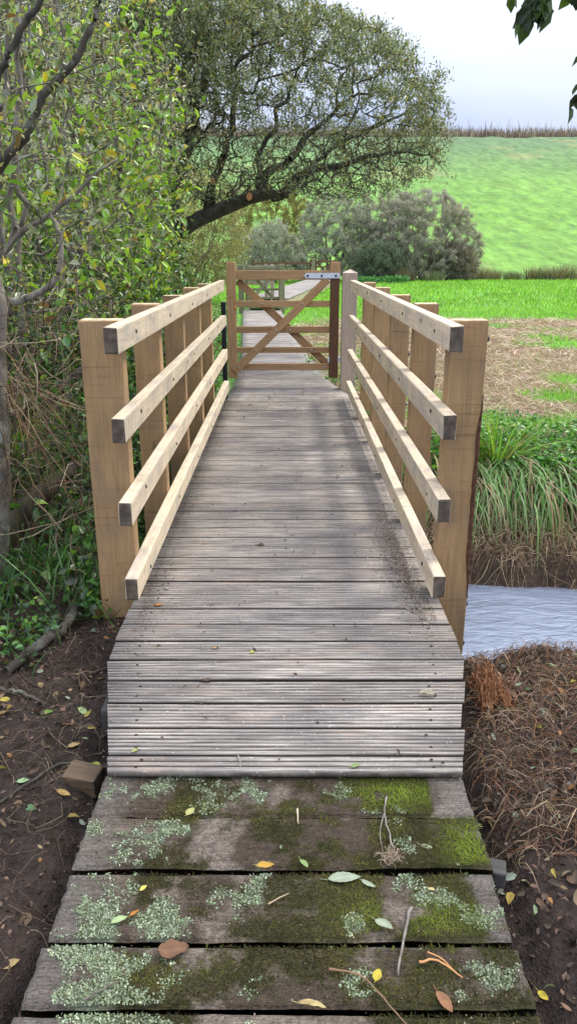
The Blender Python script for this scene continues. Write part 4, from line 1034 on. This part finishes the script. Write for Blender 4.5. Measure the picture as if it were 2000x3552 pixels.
# dry stems, roots and dead vines through it
n = 800; b0 = np.stack([rg.uniform(-1.9, -.9, n), rg.uniform(3.3, 4.6, n), rg.uniform(-.1, 1.2, n)], 1)
P_ = [b0]; dirn = norm(rg.normal(size=(n, 3)) + np.array([.15, 0, .2])); stp = rg.uniform(.03, .11, (n, 1))
for k in range(6): dirn = norm(dirn + rg.normal(0, .28, (n, 3))); P_.append(P_[-1] + dirn * stp)
P_ = np.stack(P_, 1); ok = ~(((P_[..., 0] > -.87) & (P_[..., 2] < 1.3)).any(1)) & (P_[..., 2] > H0(P_[..., 0].ravel(), P_[..., 1].ravel()).reshape(P_.shape[:2]) - .05).all(1)
P_ = P_[ok]; n = len(P_)
tubes(V_, P_, rg.uniform(.0012, .0042, (n, 1)) * np.linspace(1, .5, 7)[None], 3, pick(rg, n, [(.17, .12, .08), (.10, .07, .05), (.30, .24, .17), (.07, .05, .04)]))
# a hank of dry hanging roots by the pale trunk
n = 60; b0 = np.stack([rg.normal(-1.27, .05, n), rg.normal(3.6, .06, n), rg.normal(.95, .07, n)], 1); P_ = [b0]; dirn = norm(np.stack([rg.normal(.5, .35, n), rg.normal(0, .3, n), rg.normal(-1, .25, n)], 1)); stp = rg.uniform(.04, .14, (n, 1))
for k in range(6): dirn = norm(dirn + rg.normal(0, .16, (n, 3))); P_.append(P_[-1] + dirn * stp)
P_ = np.stack(P_, 1); P_[..., 0] = np.minimum(P_[..., 0], -.93)
tubes(V_, P_, rg.uniform(.001, .003, (n, 1)) * np.linspace(1, .5, 7)[None], 3, pick(rg, n, [(.30, .19, .10), (.20, .13, .07), (.38, .30, .18), (.12, .07, .04)]))
tag(link('dead_stems', V_.mesh(), M['straw']), 'dry brown roots and dead stems tangled through the left undergrowth', 'dead stems', kind='stuff')
# upright thin twigs in front of the left shrubs
# leaf litter, straw
g = Geo()
x, y = scatter(3000, -1.5, 1.6, .8, 3.2, rg); k = clear_of_walk(x, y) & (rg.uniform(0, 1, len(x)) < .6) & (y < ybank(x) + .05); x, y = x[k], y[k]
p = np.stack([x, y, H(x, y) + .006], 1); n = len(x); az = rg.uniform(0, 2*PI, n); L = rg.uniform(.012, .05, n)
LT = [(.10, .065, .045), (.16, .10, .065), (.06, .045, .035), (.24, .17, .10), (.30, .25, .06), (.20, .26, .13), (.30, .14, .05), (.22, .24, .19)]
leaves(g, p, np.stack([np.cos(az), np.sin(az), rg.normal(.08, .22, n)], 1), L, L * rg.uniform(.4, .65, n), pick(rg, n, LT, [3, 3, 2.5, 1.8, .9, 1.1, .9, 1.2], .2), rg, hi=True, fold=.12, curl=.3)
x, y = scatter(3000, .62, 1.8, 1.0, 3.0, rg); k = clear_of_walk(x, y, .02) & (y < ybank(x)) & (rg.uniform(0, 1, 3000) < .5); x, y = x[k], y[k]; n = len(x)
p = np.stack([x, y, H(x, y) + .018], 1); az = rg.uniform(0, 2*PI, n); L = rg.uniform(.012, .04, n)
leaves(g, p, np.stack([np.cos(az), np.sin(az), rg.normal(.1, .25, n)], 1), L, L * rg.uniform(.3, .6, n), pick(rg, n, LT, [4, 3, 4, 1.5, .2, .5, .5, .8], .2), rg, hi=True, fold=.12, curl=.4)
x, y = scatter(16000, -1.6, 1.7, .8, 3.3, rg); k = clear_of_walk(x, y, .0) & (y < ybank(x)); x, y = x[k], y[k]; n = len(x)
p = np.stack([x, y, H(x, y) + .002], 1); az = rg.uniform(0, 2*PI, n); L = rg.uniform(.005, .022, n)
leaves(g, p, np.stack([np.cos(az), np.sin(az), rg.normal(.15, .4, n)], 1), L, L * .6, pick(rg, n, [(.06, .04, .03), (.12, .08, .06), (.035, .025, .02), (.18, .12, .085)], [3, 2, 3, .7], .25), rg)
tag(link('leaf_litter', g.mesh(), M['bits']), 'fallen leaves and scraps trodden into the dark mud', 'leaf litter', kind='stuff')

SB = [(.20, .135, .09), (.30, .22, .15), (.13, .085, .06), (.38, .29, .20), (.24, .12, .065)]
g = Geo()
def straw_area(n, x0, x1, y0, y1, L0, L1, W, dens, pal=SB, pp=None, lift=.03, curl=1.4):
    x, y = scatter(n, x0, x1, y0, y1, rg); k = (rg.uniform(0, 1, n) < dens(x, y)); x, y = x[k], y[k]
    n = len(x); strips(g, np.stack([x, y, H(x, y)], 1), rg.uniform(L0, L1, n), W, rg, pick(rg, n, pal, pp, .22), H, curl, 5, lift)
straw_area(15000, .62, 2.6, 1.75, 3.35, .03, .14, .0028, lambda x, y: sst(.35, .6, fbm(x, y, 2, 3, 95) + .35 * sst(1.9, 2.7, y) + .1 * sst(.8, 1.4, x)) * (y < ybank(x) + .10) * clear_of_walk(x, y, .03), [(.15, .10, .07), (.24, .165, .11), (.09, .06, .045), (.34, .25, .17), (.22, .10, .05)], lift=.020, curl=1.0)
straw_area(9000, .58, 1.6, .9, 2.3, .03, .13, .0026, lambda x, y: .4 * sst(.4, .6, fbm(x, y, 3, 3, 96)) * clear_of_walk(x, y), [(.11, .08, .06), (.17, .12, .09), (.07, .05, .04)], lift=.02)
straw_area(2600, -1.7, -.62, 1.3, 3.7, .04, .2, .0026, lambda x, y: clear_of_walk(x, y) * .6, [(.10, .075, .055), (.2, .15, .1), (.07, .05, .04)], lift=.02)
tag(link('dry_roots_and_straw', g.mesh(), M['straw']), 'matted dry roots and straw on the near bank right of the bridge', 'dead grass', kind='stuff')
g = Geo()
straw_area(12000, .8, 4.2, 4.9, 6.9, .08, .34, .0045, lambda x, y: sst(.02, .2, y - yfar(x)) * sst(1.9, 1.2, y - yfar(x)), [(.20, .14, .09), (.30, .22, .14), (.11, .075, .05), (.38, .31, .20)], lift=.06)
straw_area(3500, -1.2, .8, 5.4, 8.5, .08, .3, .005, lambda x, y: sst(.02, .2, y - yfar(x)), lift=.05)
tag(link('bank_straw', g.mesh(), M['straw']), 'brown dead stems and roots matted over the far stream bank', 'dead grass', kind='stuff')
g = Geo()
MS = [(.46, .36, .25), (.58, .48, .35), (.33, .24, .17), (.68, .59, .44), (.38, .28, .20)]
straw_area(48000, .6, 8.5, 6.5, 12.0, .10, .34, .0065, lambda x, y: patch_straw(x, y) * sst(1.3, 2.0, y - yfar(x)) * (x < 1 + y * .42), MS, lift=.035)
straw_area(26000, .2, 10, 12.0, 19.5, .15, .45, .011, lambda x, y: patch_straw(x, y) * (x < 1 + y * .42), MS, lift=.04)
tag(link('mown_straw', g.mesh(), M['straw']), 'pale brown mown straw covering the bare part of the field', 'straw', kind='stuff')

# ------------------------------------------------------------------ grass
GB = [(.18, .41, .04), (.25, .52, .06), (.12, .30, .035), (.33, .56, .09)]
g = Geo()
def grass(n, x0, x1, y0, y1, h0, h1, W, dens, pal=GB, seg=2):
    x, y = scatter(n, x0, x1, y0, y1, rg); k = rg.uniform(0, 1, n) < dens(x, y); x, y = x[k], y[k]; n = len(x)
    hh = rg.uniform(h0, h1, n) * (.45 + 1.1 * fbm(x, y, .9, 3, 97)); c = pick(rg, n, pal, None, .14)
    c = c * (.72 + .5 * fbm(x, y, .6, 3, 98))[:, None]
    blades(g, np.stack([x, y, H(x, y)], 1), hh, W, rg, c, .5, .6, seg=seg)
view = lambda x, y, m=1.5: (np.abs(x) < m + .40 * y)
grass(34000, .8, 7, 6.4, 12, .05, .13, .007, lambda x, y: (1 - patch_straw(x, y)) * sst(1.2, 1.8, y - yfar(x)) * view(x, y) + .16 * sst(.48, .6, fbm(x, y, 1.3, 3, 140)))
grass(44000, -1, 12, 12, 24, .06, .14, .015, lambda x, y: (1 - patch_straw(x, y)) * view(x, y) * ((x < bl(y) - .06) | (x > br(y) + .1)))
grass(50000, -3.5, 22, 24, 49, .08, .20, .035, lambda x, y: view(x, y, 1) * 1.0)
grass(5000, -.6, 1.6, 9, 14, .05, .16, .012, lambda x, y: sst(.45, .6, fbm(x, y, 1.2, 2, 99)) * (x > np.interp(y, CX, [.8, .8, .75, .6, .5, .3, -.1])))
tag(link('meadow_grass', g.mesh(), M['grass']), 'bright green grass of the field beyond the stream', 'grass', kind='stuff')
# dry crop along the ridge
g = Geo(); n = 20000; x = rg.uniform(-70, 85, n); y = rg.uniform(168, 184, n)
hh = rg.uniform(1.3, 2.7, n) * (.6 + .8 * fbm(x, y, .35, 3, 47)); hh[rg.uniform(0, 1, n) < .035] *= 1.75
blades(g, np.stack([x, y, HH(x, y) - .2], 1), hh, .16, rg, pick(rg, n, [(.22, .17, .15), (.30, .24, .19), (.16, .125, .115), (.36, .30, .22)]), .12, .25, seg=2)
tag(link('ridge_crop', g.mesh(), M['straw']), 'dry brown maize-like crop standing along the top of the hill', 'crop', kind='stuff')

# rush tufts along the hill foot
def tuft(seed, n, h, r, pal, W, lean=.3, bend=.3):
    r_ = np.random.default_rng(seed); g = Geo(); a_ = r_.uniform(0, 2*PI, n); q = r * r_.uniform(0, 1, n) ** .5
    blades(g, np.stack([q*np.cos(a_), q*np.sin(a_), np.full(n, -.04)], 1), h * r_.uniform(.55, 1.1, n), W, r_, pick(r_, n, pal), lean, bend, az=a_ + r_.normal(0, .5, n), seg=2); return g.mesh()
RB = [(.30, .24, .15), (.22, .17, .11), (.36, .31, .20), (.15, .17, .08)]; RG = [(.15, .19, .09), (.22, .23, .13), (.10, .13, .06), (.30, .28, .18)]
tm = [tuft(201, 260, .85, .5, RB, .03), tuft(202, 240, .75, .45, RG, .03), tuft(203, 260, 1.0, .4, RB, .028)]
for m_ in tm: m_.materials.append(M['straw'])
rt = np.random.default_rng(204); first = {}
spots = [(5.9, 43.0, 2, 1), (7.7, 42.8, 1, 1), (6.3, 43.4, 0, .8), (10.4, 46.5, 1, .8)]
for i in range(24): spots.append((9.6 + i * .62 + rt.normal(0, .2), 46.8 + rt.normal(0, .5), rt.choice([0, 0, 1, 2, 1]), rt.uniform(.75, 1.15)))
for i, (x, yy, k, s_) in enumerate(spots):
    o = bpy.data.objects.new('rush_tuft', tm[k]); COL.objects.link(o); o.location = (x, yy, float(H(np.array([x]), np.array([yy]))[0])); o.scale = (s_, s_, s_); o.rotation_euler = (0, 0, rt.uniform(0, 6))
    if i == 0: tag(o, 'pale upright rush tuft in front of the broad grey willow, left of its mate', 'rushes', 'rush tufts along the foot of the hill')
    elif i == 1: tag(o, 'greenish rush tuft in front of the broad grey willow, near its right end', 'rushes', 'rush tufts along the foot of the hill')
    else: tag(o, 'brownish rush tuft in the line along the foot of the hill', 'rushes', 'rush tufts along the foot of the hill')

# ------------------------------------------------------------------ far bank: sedge, hanging grass, nettles
def clump(name, c, seed, n, h, r, pal, W, lean, bend, label, seg=5, droop=.55, mat='grass', tip=None, group=None):
    r_ = np.random.default_rng(seed); g = Geo(); a_ = r_.uniform(0, 2*PI, n); q = r * r_.uniform(0, 1, n) ** .5
    blades(g, np.stack([c[0] + q*np.cos(a_), c[1] + q*np.sin(a_), np.full(n, c[2] - .03)], 1), h * r_.uniform(.5, 1.1, n), W, r_, pick(r_, n, pal), lean, bend, az=a_ + r_.normal(0, .4, n), seg=seg, droop=droop, tipcol=tip)
    return tag(link(name, g.mesh(), M[mat], loc=c), label, 'sedge', group)
SG = [(.16, .34, .04), (.10, .24, .04), (.24, .42, .06), (.30, .30, .12)]
clump('sedge_clump', (1.72, 6.25, zf(1.72, 6.25)), 301, 130, .62, .10, SG, .014, .45, .75, 'largest green sedge clump on the far bank, right of the nearest right post')
clump('sedge_clump', (1.35, 6.5, zf(1.35, 6.5)), 302, 60, .5, .07, SG, .011, .3, .3, 'upright sedge tuft half hidden behind the nearest right post')
# hanging blades over the edge
g = Geo(); n = 5200; x = rg.uniform(.9, 4.6, n); y = yfar(x) + rg.normal(1.0, .13, n); dens = sst(.32, .5, fbm(x, y * 0, 2.6, 3, 111)); k = rg.uniform(0, 1, n) < dens + .15; x, y = x[k], y[k]; n = len(x)
P_ = [np.stack([x, y, H(x, y) + .03 + rg.uniform(0, .08, n)], 1)]; az = rg.normal(-PI/2, .45, n); el = rg.uniform(-.2, .7, n); stp = rg.uniform(.08, .165, n)
for k in range(6):
    el = el - rg.uniform(.25, .55, n); el = np.maximum(el, -1.35)
    P_.append(P_[-1] + np.stack([np.cos(az)*np.cos(el), np.sin(az)*np.cos(el), np.sin(el)], 1) * stp[:, None])
P_ = np.stack(P_, 1); zg = H0(P_[..., 0].ravel(), P_[..., 1].ravel()).reshape(P_.shape[:2]) + .03; P_[..., 2] = np.maximum(P_[..., 2], zg)
m = 7; sd = np.stack([-np.sin(az), np.cos(az), np.zeros(n)], 1)[:, None] ; wk = (rg.uniform(.006, .014, (n, 1)) * np.array([.8, 1, 1, .9, .7, .5, .15])[None])[..., None] * .5
Vv_ = np.stack([P_ - sd*wk, P_ + sd*wk], 2).reshape(n, 14, 3); q = (np.arange(n)*14)[:, None]
col = pick(rg, n, [(.14, .26, .08), (.22, .32, .15), (.09, .22, .04), (.33, .26, .15), (.24, .16, .09), (.40, .34, .22)], [2.4, 2.2, 2.6, 1.6, 1.2, .8], .15)
g.add(Vv_.reshape(-1, 3), [np.concatenate([q + np.array([[2*k, 2*k+1, 2*k+3, 2*k+2]]) for k in range(6)])], np.repeat(col, 14, axis=0))
tag(link('hanging_sedge', g.mesh(), M['grass']), 'long green and straw-coloured sedge leaves hanging over the far bank', 'sedge', kind='stuff')
# nettles
NT = [(.07, .22, .035), (.11, .31, .045), (.06, .17, .035), (.17, .38, .06)]
g = Geo(); x, y = scatter(34000, .7, 4.8, 5.2, 8.2, rg); s_ = y - yfar(x)
dens = sst(.40, .52, fbm(x, y * 1.2, 1.7, 3, 121)) * sst(.55, .9, s_) * sst(2.3, 1.5, s_ - .25 * sst(1.8, 3, x)) + .9 * sst(.42, .2, np.abs(s_ - 1.5)) * sst(1.9, 2.2, x)
k = rg.uniform(0, 1, len(x)) < dens; x, y = x[k], y[k]; n = len(x); z = H(x, y) + rg.uniform(0, 1, n) ** .6 * (.06 + .30 * fbm(x, y, 2.5, 2, 122))
L = rg.uniform(.025, .06, n); p = np.stack([x, y, z], 1)
leaves(g, p, norm(rg.normal(size=p.shape) * np.array([1, 1, .35]) + np.array([0, -.2, .1])), L, L * .6, pick(rg, n, NT, None, .18), rg, hi=True)
for (cx, cy, cz, rr_, nn) in ((1.42, 5.75, .1, .13, 260), (2.05, 6.2, .1, .10, 120), (1.02, 5.9, .05, .1, 120), (1.60, 3.55, .10, .10, 90), (1.20, 3.12, .02, .05, 26), (1.75, 3.35, .08, .07, 60)):
    a_ = norm(rg.normal(size=(nn, 3))) * rg.uniform(0, 1, (nn, 1)) ** .4 * rr_ * np.array([1, 1, .5]); p = np.array([cx, cy, 0]) + a_; p[:, 2] += H(p[:, 0], p[:, 1]) * 0 + zf(cx, min(cy, 99)) + cz
    L = rg.uniform(.025, .05, nn); leaves(g, p, norm(rg.normal(size=p.shape) * np.array([1, 1, .35])), L, L*.6, pick(rg, nn, NT, None, .18), rg, hi=True)
tag(link('nettles', g.mesh(), M['leaf']), 'low bright green nettles growing along the far bank', 'nettles', kind='stuff')
# weeds right of the boardwalk beyond the gate and green bank left
g = Geo(); x, y = scatter(3000, .25, 1.5, 9.6, 12.5, rg); k = rg.uniform(0, 1, len(x)) < sst(.5, .62, fbm(x, y, 1.6, 2, 131)); x, y = x[k], y[k]; n = len(x); p = np.stack([x, y, H(x, y) + rg.uniform(0, .16, n)], 1); L = rg.uniform(.03, .07, n)
leaves(g, p, rg.normal(size=p.shape), L, L*.5, pick(rg, n, NT), rg)
x, y = scatter(9000, -3.2, -.82, 8.0, 21, rg); k = (x < np.interp(y, CX, [-.8, -.8, -.8, -.8, -.8, -.95, -1.4])); x, y = x[k], y[k]; n = len(x); p = np.stack([x, y, H(x, y) + rg.uniform(0, .35, n)], 1); L = rg.uniform(.04, .09, n)
leaves(g, p, rg.normal(size=p.shape), L, L*.5, pick(rg, n, IV), rg)
x, y = scatter(3500, 3.0, 6.2, 41.5, 43, rg); n = len(x); p = np.stack([x, y, H(x, y) + rg.uniform(0, .35, n)], 1); L = rg.uniform(.08, .16, n)
leaves(g, p, rg.normal(size=p.shape), L, L*.5, pick(rg, n, [(.06, .2, .07), (.10, .30, .06)]), rg)
tag(link('weeds', g.mesh(), M['leaf']), 'leafy weeds beside the boardwalk beyond the gate', 'weeds', kind='stuff')

# ------------------------------------------------------------------ dirt and chips on the decking
g = Geo()
def chips(n, xf, yf_, L0, L1, pal, pp=None, lift=.004):
    x, y = xf(n), yf_(n); p = np.stack([x, y, np.full(n, .003) + rg.uniform(0, lift, n)], 1); az = rg.uniform(0, 2*PI, n); L = rg.uniform(L0, L1, n)
    leaves(g, p, np.stack([np.cos(az), np.sin(az), rg.normal(.1, .3, n)], 1), L, L * rg.uniform(.15, .5, n), pick(rg, n, pal, pp), rg)
DP = [(.13, .095, .075), (.19, .14, .11), (.08, .06, .05)]; PP_ = [(.42, .33, .26), (.34, .26, .2), (.5, .42, .34)]
for sgn, e0 in ((-1, -.655), (1, .635)):
    chips(2600, lambda n: e0 - sgn * np.abs(rg.normal(0, .020, n)), lambda n: rg.uniform(2.98, 8.2, n), .003, .011, DP, lift=.012)
    chips(900, lambda n: e0 - sgn * np.abs(rg.normal(0, .05, n)) , lambda n: rg.normal(3.2 if sgn < 0 else 3.5, .35, n), .003, .011, DP, lift=.012)
chips(2600, lambda n: .60 - np.abs(rg.normal(0, .06, n)), lambda n: rg.normal(3.75, .42, n), .004, .016, PP_ + DP, [2, 2, 1, .5, .5, .3], lift=.007)
chips(900, lambda n: .60 - np.abs(rg.normal(0, .09, n)), lambda n: rg.uniform(3, 7, n), .003, .012, PP_)
chips(1500, lambda n: rg.uniform(-.6, .6, n), lambda n: 2.0 + 6 * rg.uniform(0, 1, n), .002, .010, DP + PP_)
chips(260, lambda n: rg.uniform(-.6, .6, n), lambda n: 2.0 + 6 * rg.uniform(0, 1, n), .010, .026, [(.08, .055, .04), (.12, .08, .05), (.05, .04, .03)], lift=.008)
tag(link('wood_chips_and_dirt', g.mesh(), M['bits']), 'dirt, crumbs and wood chips scattered along the edges of the decking', 'dirt', kind='stuff')

# ------------------------------------------------------------------ single fallen leaves and twigs
def fleaf(x, y, z, L, W, az, col, label, crumple=.25, cup=.2, seed=0, veins=True, serr=.04):
    r_ = np.random.default_rng(seed + 1000); m, k = 13, 7
    t = np.linspace(0, 1, m); half = W/2 * np.sin(PI * t ** .85) ** .8; half[0] = half[-1] = .0004
    half = half * (1 + serr * np.array([(-1) ** i for i in range(m)]))
    s = np.linspace(-1, 1, k); T, Sg = np.meshgrid(t, s, indexing='ij')
    X = (T - .5) * L; Y = Sg * half[:, None] + .12 * L * r_.normal(0, .3) * (T - .5) ** 2 * 4
    Z = .004 + cup * np.abs(Y) * 1.0 + crumple * L * (fbm(T * 2, Sg, 1.6, 2, seed) - .4) * .5 + .12 * L * (T - .5) ** 2 * cup
    Z = Z - Z.min() + .0015
    c_, s_ = math.cos(az), math.sin(az)
    V = np.stack([x + X*c_ - Y*s_, y + X*s_ + Y*c_, z + Z], -1).reshape(-1, 3)
    i = (np.arange(m-1)[:, None]*k + np.arange(k-1)[None]).ravel(); F = np.stack([i, i+1, i+k+1, i+k], 1)
    cc = .82 * np.array(col)[None] * (1 + .3 * (fbm(V[:, 0]*60, V[:, 1]*60, 1, 3, seed)[:, None] - .5)); cc = cc.reshape(m, k, 3)
    if veins: cc[:, k//2] *= 1.2
    n0 = len(V)
    st_ = np.array([[x - L*.5*c_, y - L*.5*s_, z + Z[0, 3]], [x - L*.72*c_ , y - L*.72*s_ + .004, z + .003]])
    g = Geo(); g.add(V, [F], cc.reshape(-1, 3)); tube1(g, [st_[0], st_[1]], [.0011, .0008], 4, np.array(col) * .9, sub=2)
    o = tag(link('fallen_leaf', g.mesh(True), M['bits'], loc=(x, y, z)), label, 'leaf'); return o
zp = -.028
PG = (.33, .38, .27); YL = (.50, .40, .06); BR = (.20, .11, .065); OR = (.45, .20, .05); GRN = (.17, .30, .08)
FL = [(.143, 1.586, zp, .088, .036, .1, PG, 'large pale grey-green leaf lying across the third old plank, the biggest one there'),
 (.203, 1.568, zp, .042, .016, -.6, PG, 'small pale leaf tucked against the large grey-green leaf'),
 (.375, 1.696, zp, .040, .014, -.5, (.40, .46, .28), 'slim pale green leaf with a stalk on the second old plank'),
 (.227, 1.432, zp + .012, .050, .024, -.6, PG, 'pale green leaf lying over the gap between the third and fourth old planks'),
 (.196, 1.297, zp + .01, .034, .020, 1.2, YL, 'yellow leaf lying on the curved brown twig'),
 (.335, 1.241, zp, .056, .024, -1.1, (.30, .15, .08), 'reddish brown leaf near the bottom right of the old planks'),
 (-.264, 1.364, zp + .004, .072, .050, .2, BR, 'crumpled brown leaf on the fourth old plank'),
 (-.405, 1.449, zp + .008, .044, .018, .5, (.36, .46, .22), 'pale green leaf among lichen at the left of the third old plank'),
 (-.372, 1.467, zp + .008, .028, .012, .8, OR, 'small orange curled leaf beside the pale green one in the lichen'),
 (-.06, 1.620, zp + .01, .046, .022, .05, (.50, .30, .06), 'yellow-orange leaf in the gap behind the large grey-green leaf'),
 (.042, 1.632, zp + .006, .034, .014, -.9, (.26, .36, .14), 'thin green leaf at the gap beside the yellow-orange leaf'),
 (-.28, 1.822, zp + .012, .036, .022, 1.0, (.42, .42, .16), 'ribbed yellow-green leaf standing in the first gap'),
 (.205, 2.005, .004, .034, .018, .6, (.24, .32, .14), 'green leaf on the edge where the ribbed boards meet the old planks'),
 (.361, 1.551, zp, .018, .010, -.3, (.60, .48, .22), 'tiny cream-yellow leaf right of the large grey-green leaf'),
 (.05, 1.222, zp + .012, .060, .018, -.15, (.52, .42, .20), 'curled straw-yellow leaf in the lowest gap'),
 (-.366, 1.551, zp + .004, .022, .012, .9, (.62, .55, .12), 'small bright yellow leaf on the left part of the third old plank'),
 (.495, 2.408, .003, .062, .030, -.2, (.42, .38, .28), 'rolled pale dry leaf on the right of the ribbed decking'),
 (-.577, 3.147, .003, .040, .020, .2, (.50, .20, .05), 'orange leaf near the left kick rail'),
 (-.141, 2.72, .003, .026, .016, .8, (.50, .46, .08), 'yellow leaf in the middle of the ribbed decking'),
 (-.293, 2.752, .003, .026, .014, -.2, (.46, .30, .12), 'small tan leaf just left of the yellow leaf on the decking'),
 (-.484, 2.084, .003, .030, .016, .9, (.38, .38, .14), 'yellow-green leaf at the near left corner of the ribbed decking'),
 (-.568, 3.328, .003, .030, .018, -.9, (.36, .34, .30), 'grey leaf just beyond the orange one by the left kick rail'),
 (-.30, 2.505, .003, .040, .024, .1, (.10, .065, .045), 'dark brown crumpled leaf in the middle of the near ribbed boards'),
 (-.452, 3.923, .003, .040, .018, .05, (.34, .27, .20), 'tan leaf further along the left side of the decking'),
 (-.15, 3.899, .003, .046, .024, .1, (.12, .08, .055), 'dark leaf in the middle of the bridge, level with the third row of posts'),
 (.022, 4.053, .003, .030, .014, .4, (.36, .32, .27), 'grey curled leaf just beyond the dark one in mid bridge'),
 (-.799, 1.983, None, .044, .028, -.2, (.10, .20, .09), 'dark green rounded leaf on the mud below the wood block'),
 (-.865, 2.116, None, .040, .026, .3, (.30, .44, .22), 'pale green leaf on the mud left of the wood block'),
 (-.709, 2.035, None, .060, .022, -.5, (.36, .24, .09), 'long yellow-brown leaf on the mud just below the wood block'),
 (-.654, 2.225, None, .034, .022, -.2, (.36, .40, .08), 'yellow-green leaf on the mud above the wood block'),
 (-.745, 2.291, None, .044, .026, .5, (.34, .25, .12), 'tan torn leaf on the mud well above the wood block'),
 (-.673, 1.431, None, .044, .024, .6, (.36, .26, .12), 'tan leaf on the mud beside the fourth old plank'),
 (.585, 1.955, None, .045, .026, -.1, (.30, .40, .14), 'green leaf on the mud against the right end of the first old plank'),
 (.60, 1.37, None, .03, .02, -1, (.55, .45, .06), 'yellow leaf on the mud beside the right end of the fourth old plank'),
 (-.90, 2.50, None, .05, .03, .4, (.13, .24, .06), 'green leaf on the mud below the short pale stick')]
for i, (x, yy, z, L, W, az, col, lb) in enumerate(FL):
    if z is None: z = zf(x, yy) + .006
    fleaf(x, yy, z, L, W, az, col, lb, seed=i, crumple=.5 if 'crumpled' in lb or 'curled' in lb or 'rolled' in lb else .22, cup=.55 if 'rolled' in lb or 'curled' in lb else .2)
def twig(pts, r, mat, label, extra=None, seed=1):
    g = Geo(); r_ = np.random.default_rng(seed); tube1(g, pts, np.linspace(r, r * .55, len(pts)), 6, sub=5, jit=r * .25, rng=r_)
    for e2 in (extra or []): tube1(g, e2, np.linspace(r * .7, r * .35, len(e2)), 5, sub=5)
    return tag(link('twig', g.mesh(True), mat, loc=tuple(pts[0])), label, 'twig')
tw = lambda *a: [(x, y, -.028 + dz) for x, y, dz in a]
twig(tw((.288, 1.888, .012), (.272, 1.812, .02), (.276, 1.74, .014), (.279, 1.695, .008)), .0032, M['barkpale'], 'pale forked twig with dry rootlets across the first gap',
     [tw((.272, 1.812, .02), (.258, 1.765, .022), (.250, 1.725, .016), (.252, 1.668, .008)), tw((.279, 1.70, .008), (.283, 1.676, .012), (.272, 1.65, .006))])
twig(tw((.301, 1.491, .006), (.267, 1.389, .012), (.242, 1.30, .007)), .0042, M['barkpale'], 'straight pale stick crossing from the third to the fourth old plank', seed=2)
twig(tw((.089, 1.32, .005), (.154, 1.30, .010), (.193, 1.256, .012), (.25, 1.179, .006)), .0030, simple('brown_twig', (.20, .12, .07)), 'curved brown twig under the yellow leaf', seed=3)
twig(tw((.295, 1.335, .006), (.335, 1.335, .012), (.385, 1.295, .008)), .0030, M['cut'], 'orange forked twig on the mossy fourth plank', [tw((.318, 1.36, .008), (.345, 1.34, .012), (.365, 1.315, .010))], seed=4)
twig(tw((-.438, 1.242, .006), (-.378, 1.282, .010)), .0030, M['barkgrey'], 'short grey stick on the lichen at the lower left', seed=5)
twig(tw((.025, 1.837, .012), (.027, 1.779, .008)), .0030, simple('pale_chip', (.5, .4, .28)), 'pale splinter standing across the first gap', seed=6)
twig(tw((-.05, 1.50, .006), (.0, 1.53, .010)), .0026, simple('tan_splinter', (.42, .32, .2)), 'tan splinter on the third old plank left of the large leaf', seed=7)
twig([(-.217, 3.062, .006), (-.205, 3.0, .009), (-.193, 2.949, .006)], .0022, M['barkpale'], 'thin bent pale twig on the ribbed decking', seed=8)
twig([(-.16, 2.06, .006), (-.15, 2.03, .010), (-.147, 2.0, .004)], .0018, M['barkpale'], 'thin wisp of stem over the first ribbed board', seed=9)
g = Geo(); r_ = np.random.default_rng(12); b0 = np.stack([r_.normal(.272, .012, 150), r_.normal(1.652, .010, 150), np.full(150, -.02)], 1)
strips(g, b0, r_.uniform(.015, .04, 150), .0016, r_, pick(r_, 150, [(.42, .34, .25), (.34, .26, .19)]), lambda x, y: np.full(len(x), -.024) , 3.5, 5, .010)
tag(link('root_ball', g.mesh(), M['straw'], loc=(.272, 1.652, -.03)), 'small pale root ball at the end of the forked twig', 'roots')

# wood block and offcuts
zb = zf(-.67, 2.11)
o = timber('wood_block', (-.665, 2.118, zb + .024), 'x', .115, .082, .066, M['offcut'], None, .006, rot=Matrix.Rotation(R(-14), 4, 'Z') @ Matrix.Rotation(R(6), 4, 'X'), wob=.002, loc=(-.672, 2.118, zb)); tag(o, 'short square wooden offcut lying on the mud at the left of the decking', 'offcut')
g = Geo(); tube1(g, [(.735, 2.49, zf(.735, 2.49) + .02), (.77, 2.58, zf(.77, 2.58) + .045), (.795, 2.68, zf(.795, 2.68) + .02)], [.020, .040, .018], 9, sub=7, jit=.007, rng=np.random.default_rng(5))
n = 420; b0 = np.stack([rg.normal(.765, .030, n), rg.uniform(2.48, 2.69, n), np.zeros(n)], 1); strips(g, b0, rg.uniform(.02, .06, n), .005, rg, (.2, .1, .05), lambda x, y: H(x, y) + .055 * sst(.075, .0, np.abs(x - .765)) + .005, 1.2, 5, .025, az=rg.normal(1.3, .35, n))
tag(link('rotten_wood', g.mesh(), simple('rotten_orange_wood', (.24, .11, .05), .95, 0, .7, 45), loc=(.735, 2.49, zf(.735, 2.49))), 'crumbling orange piece of rotten wood beside the right edge of the decking', 'rotten wood')
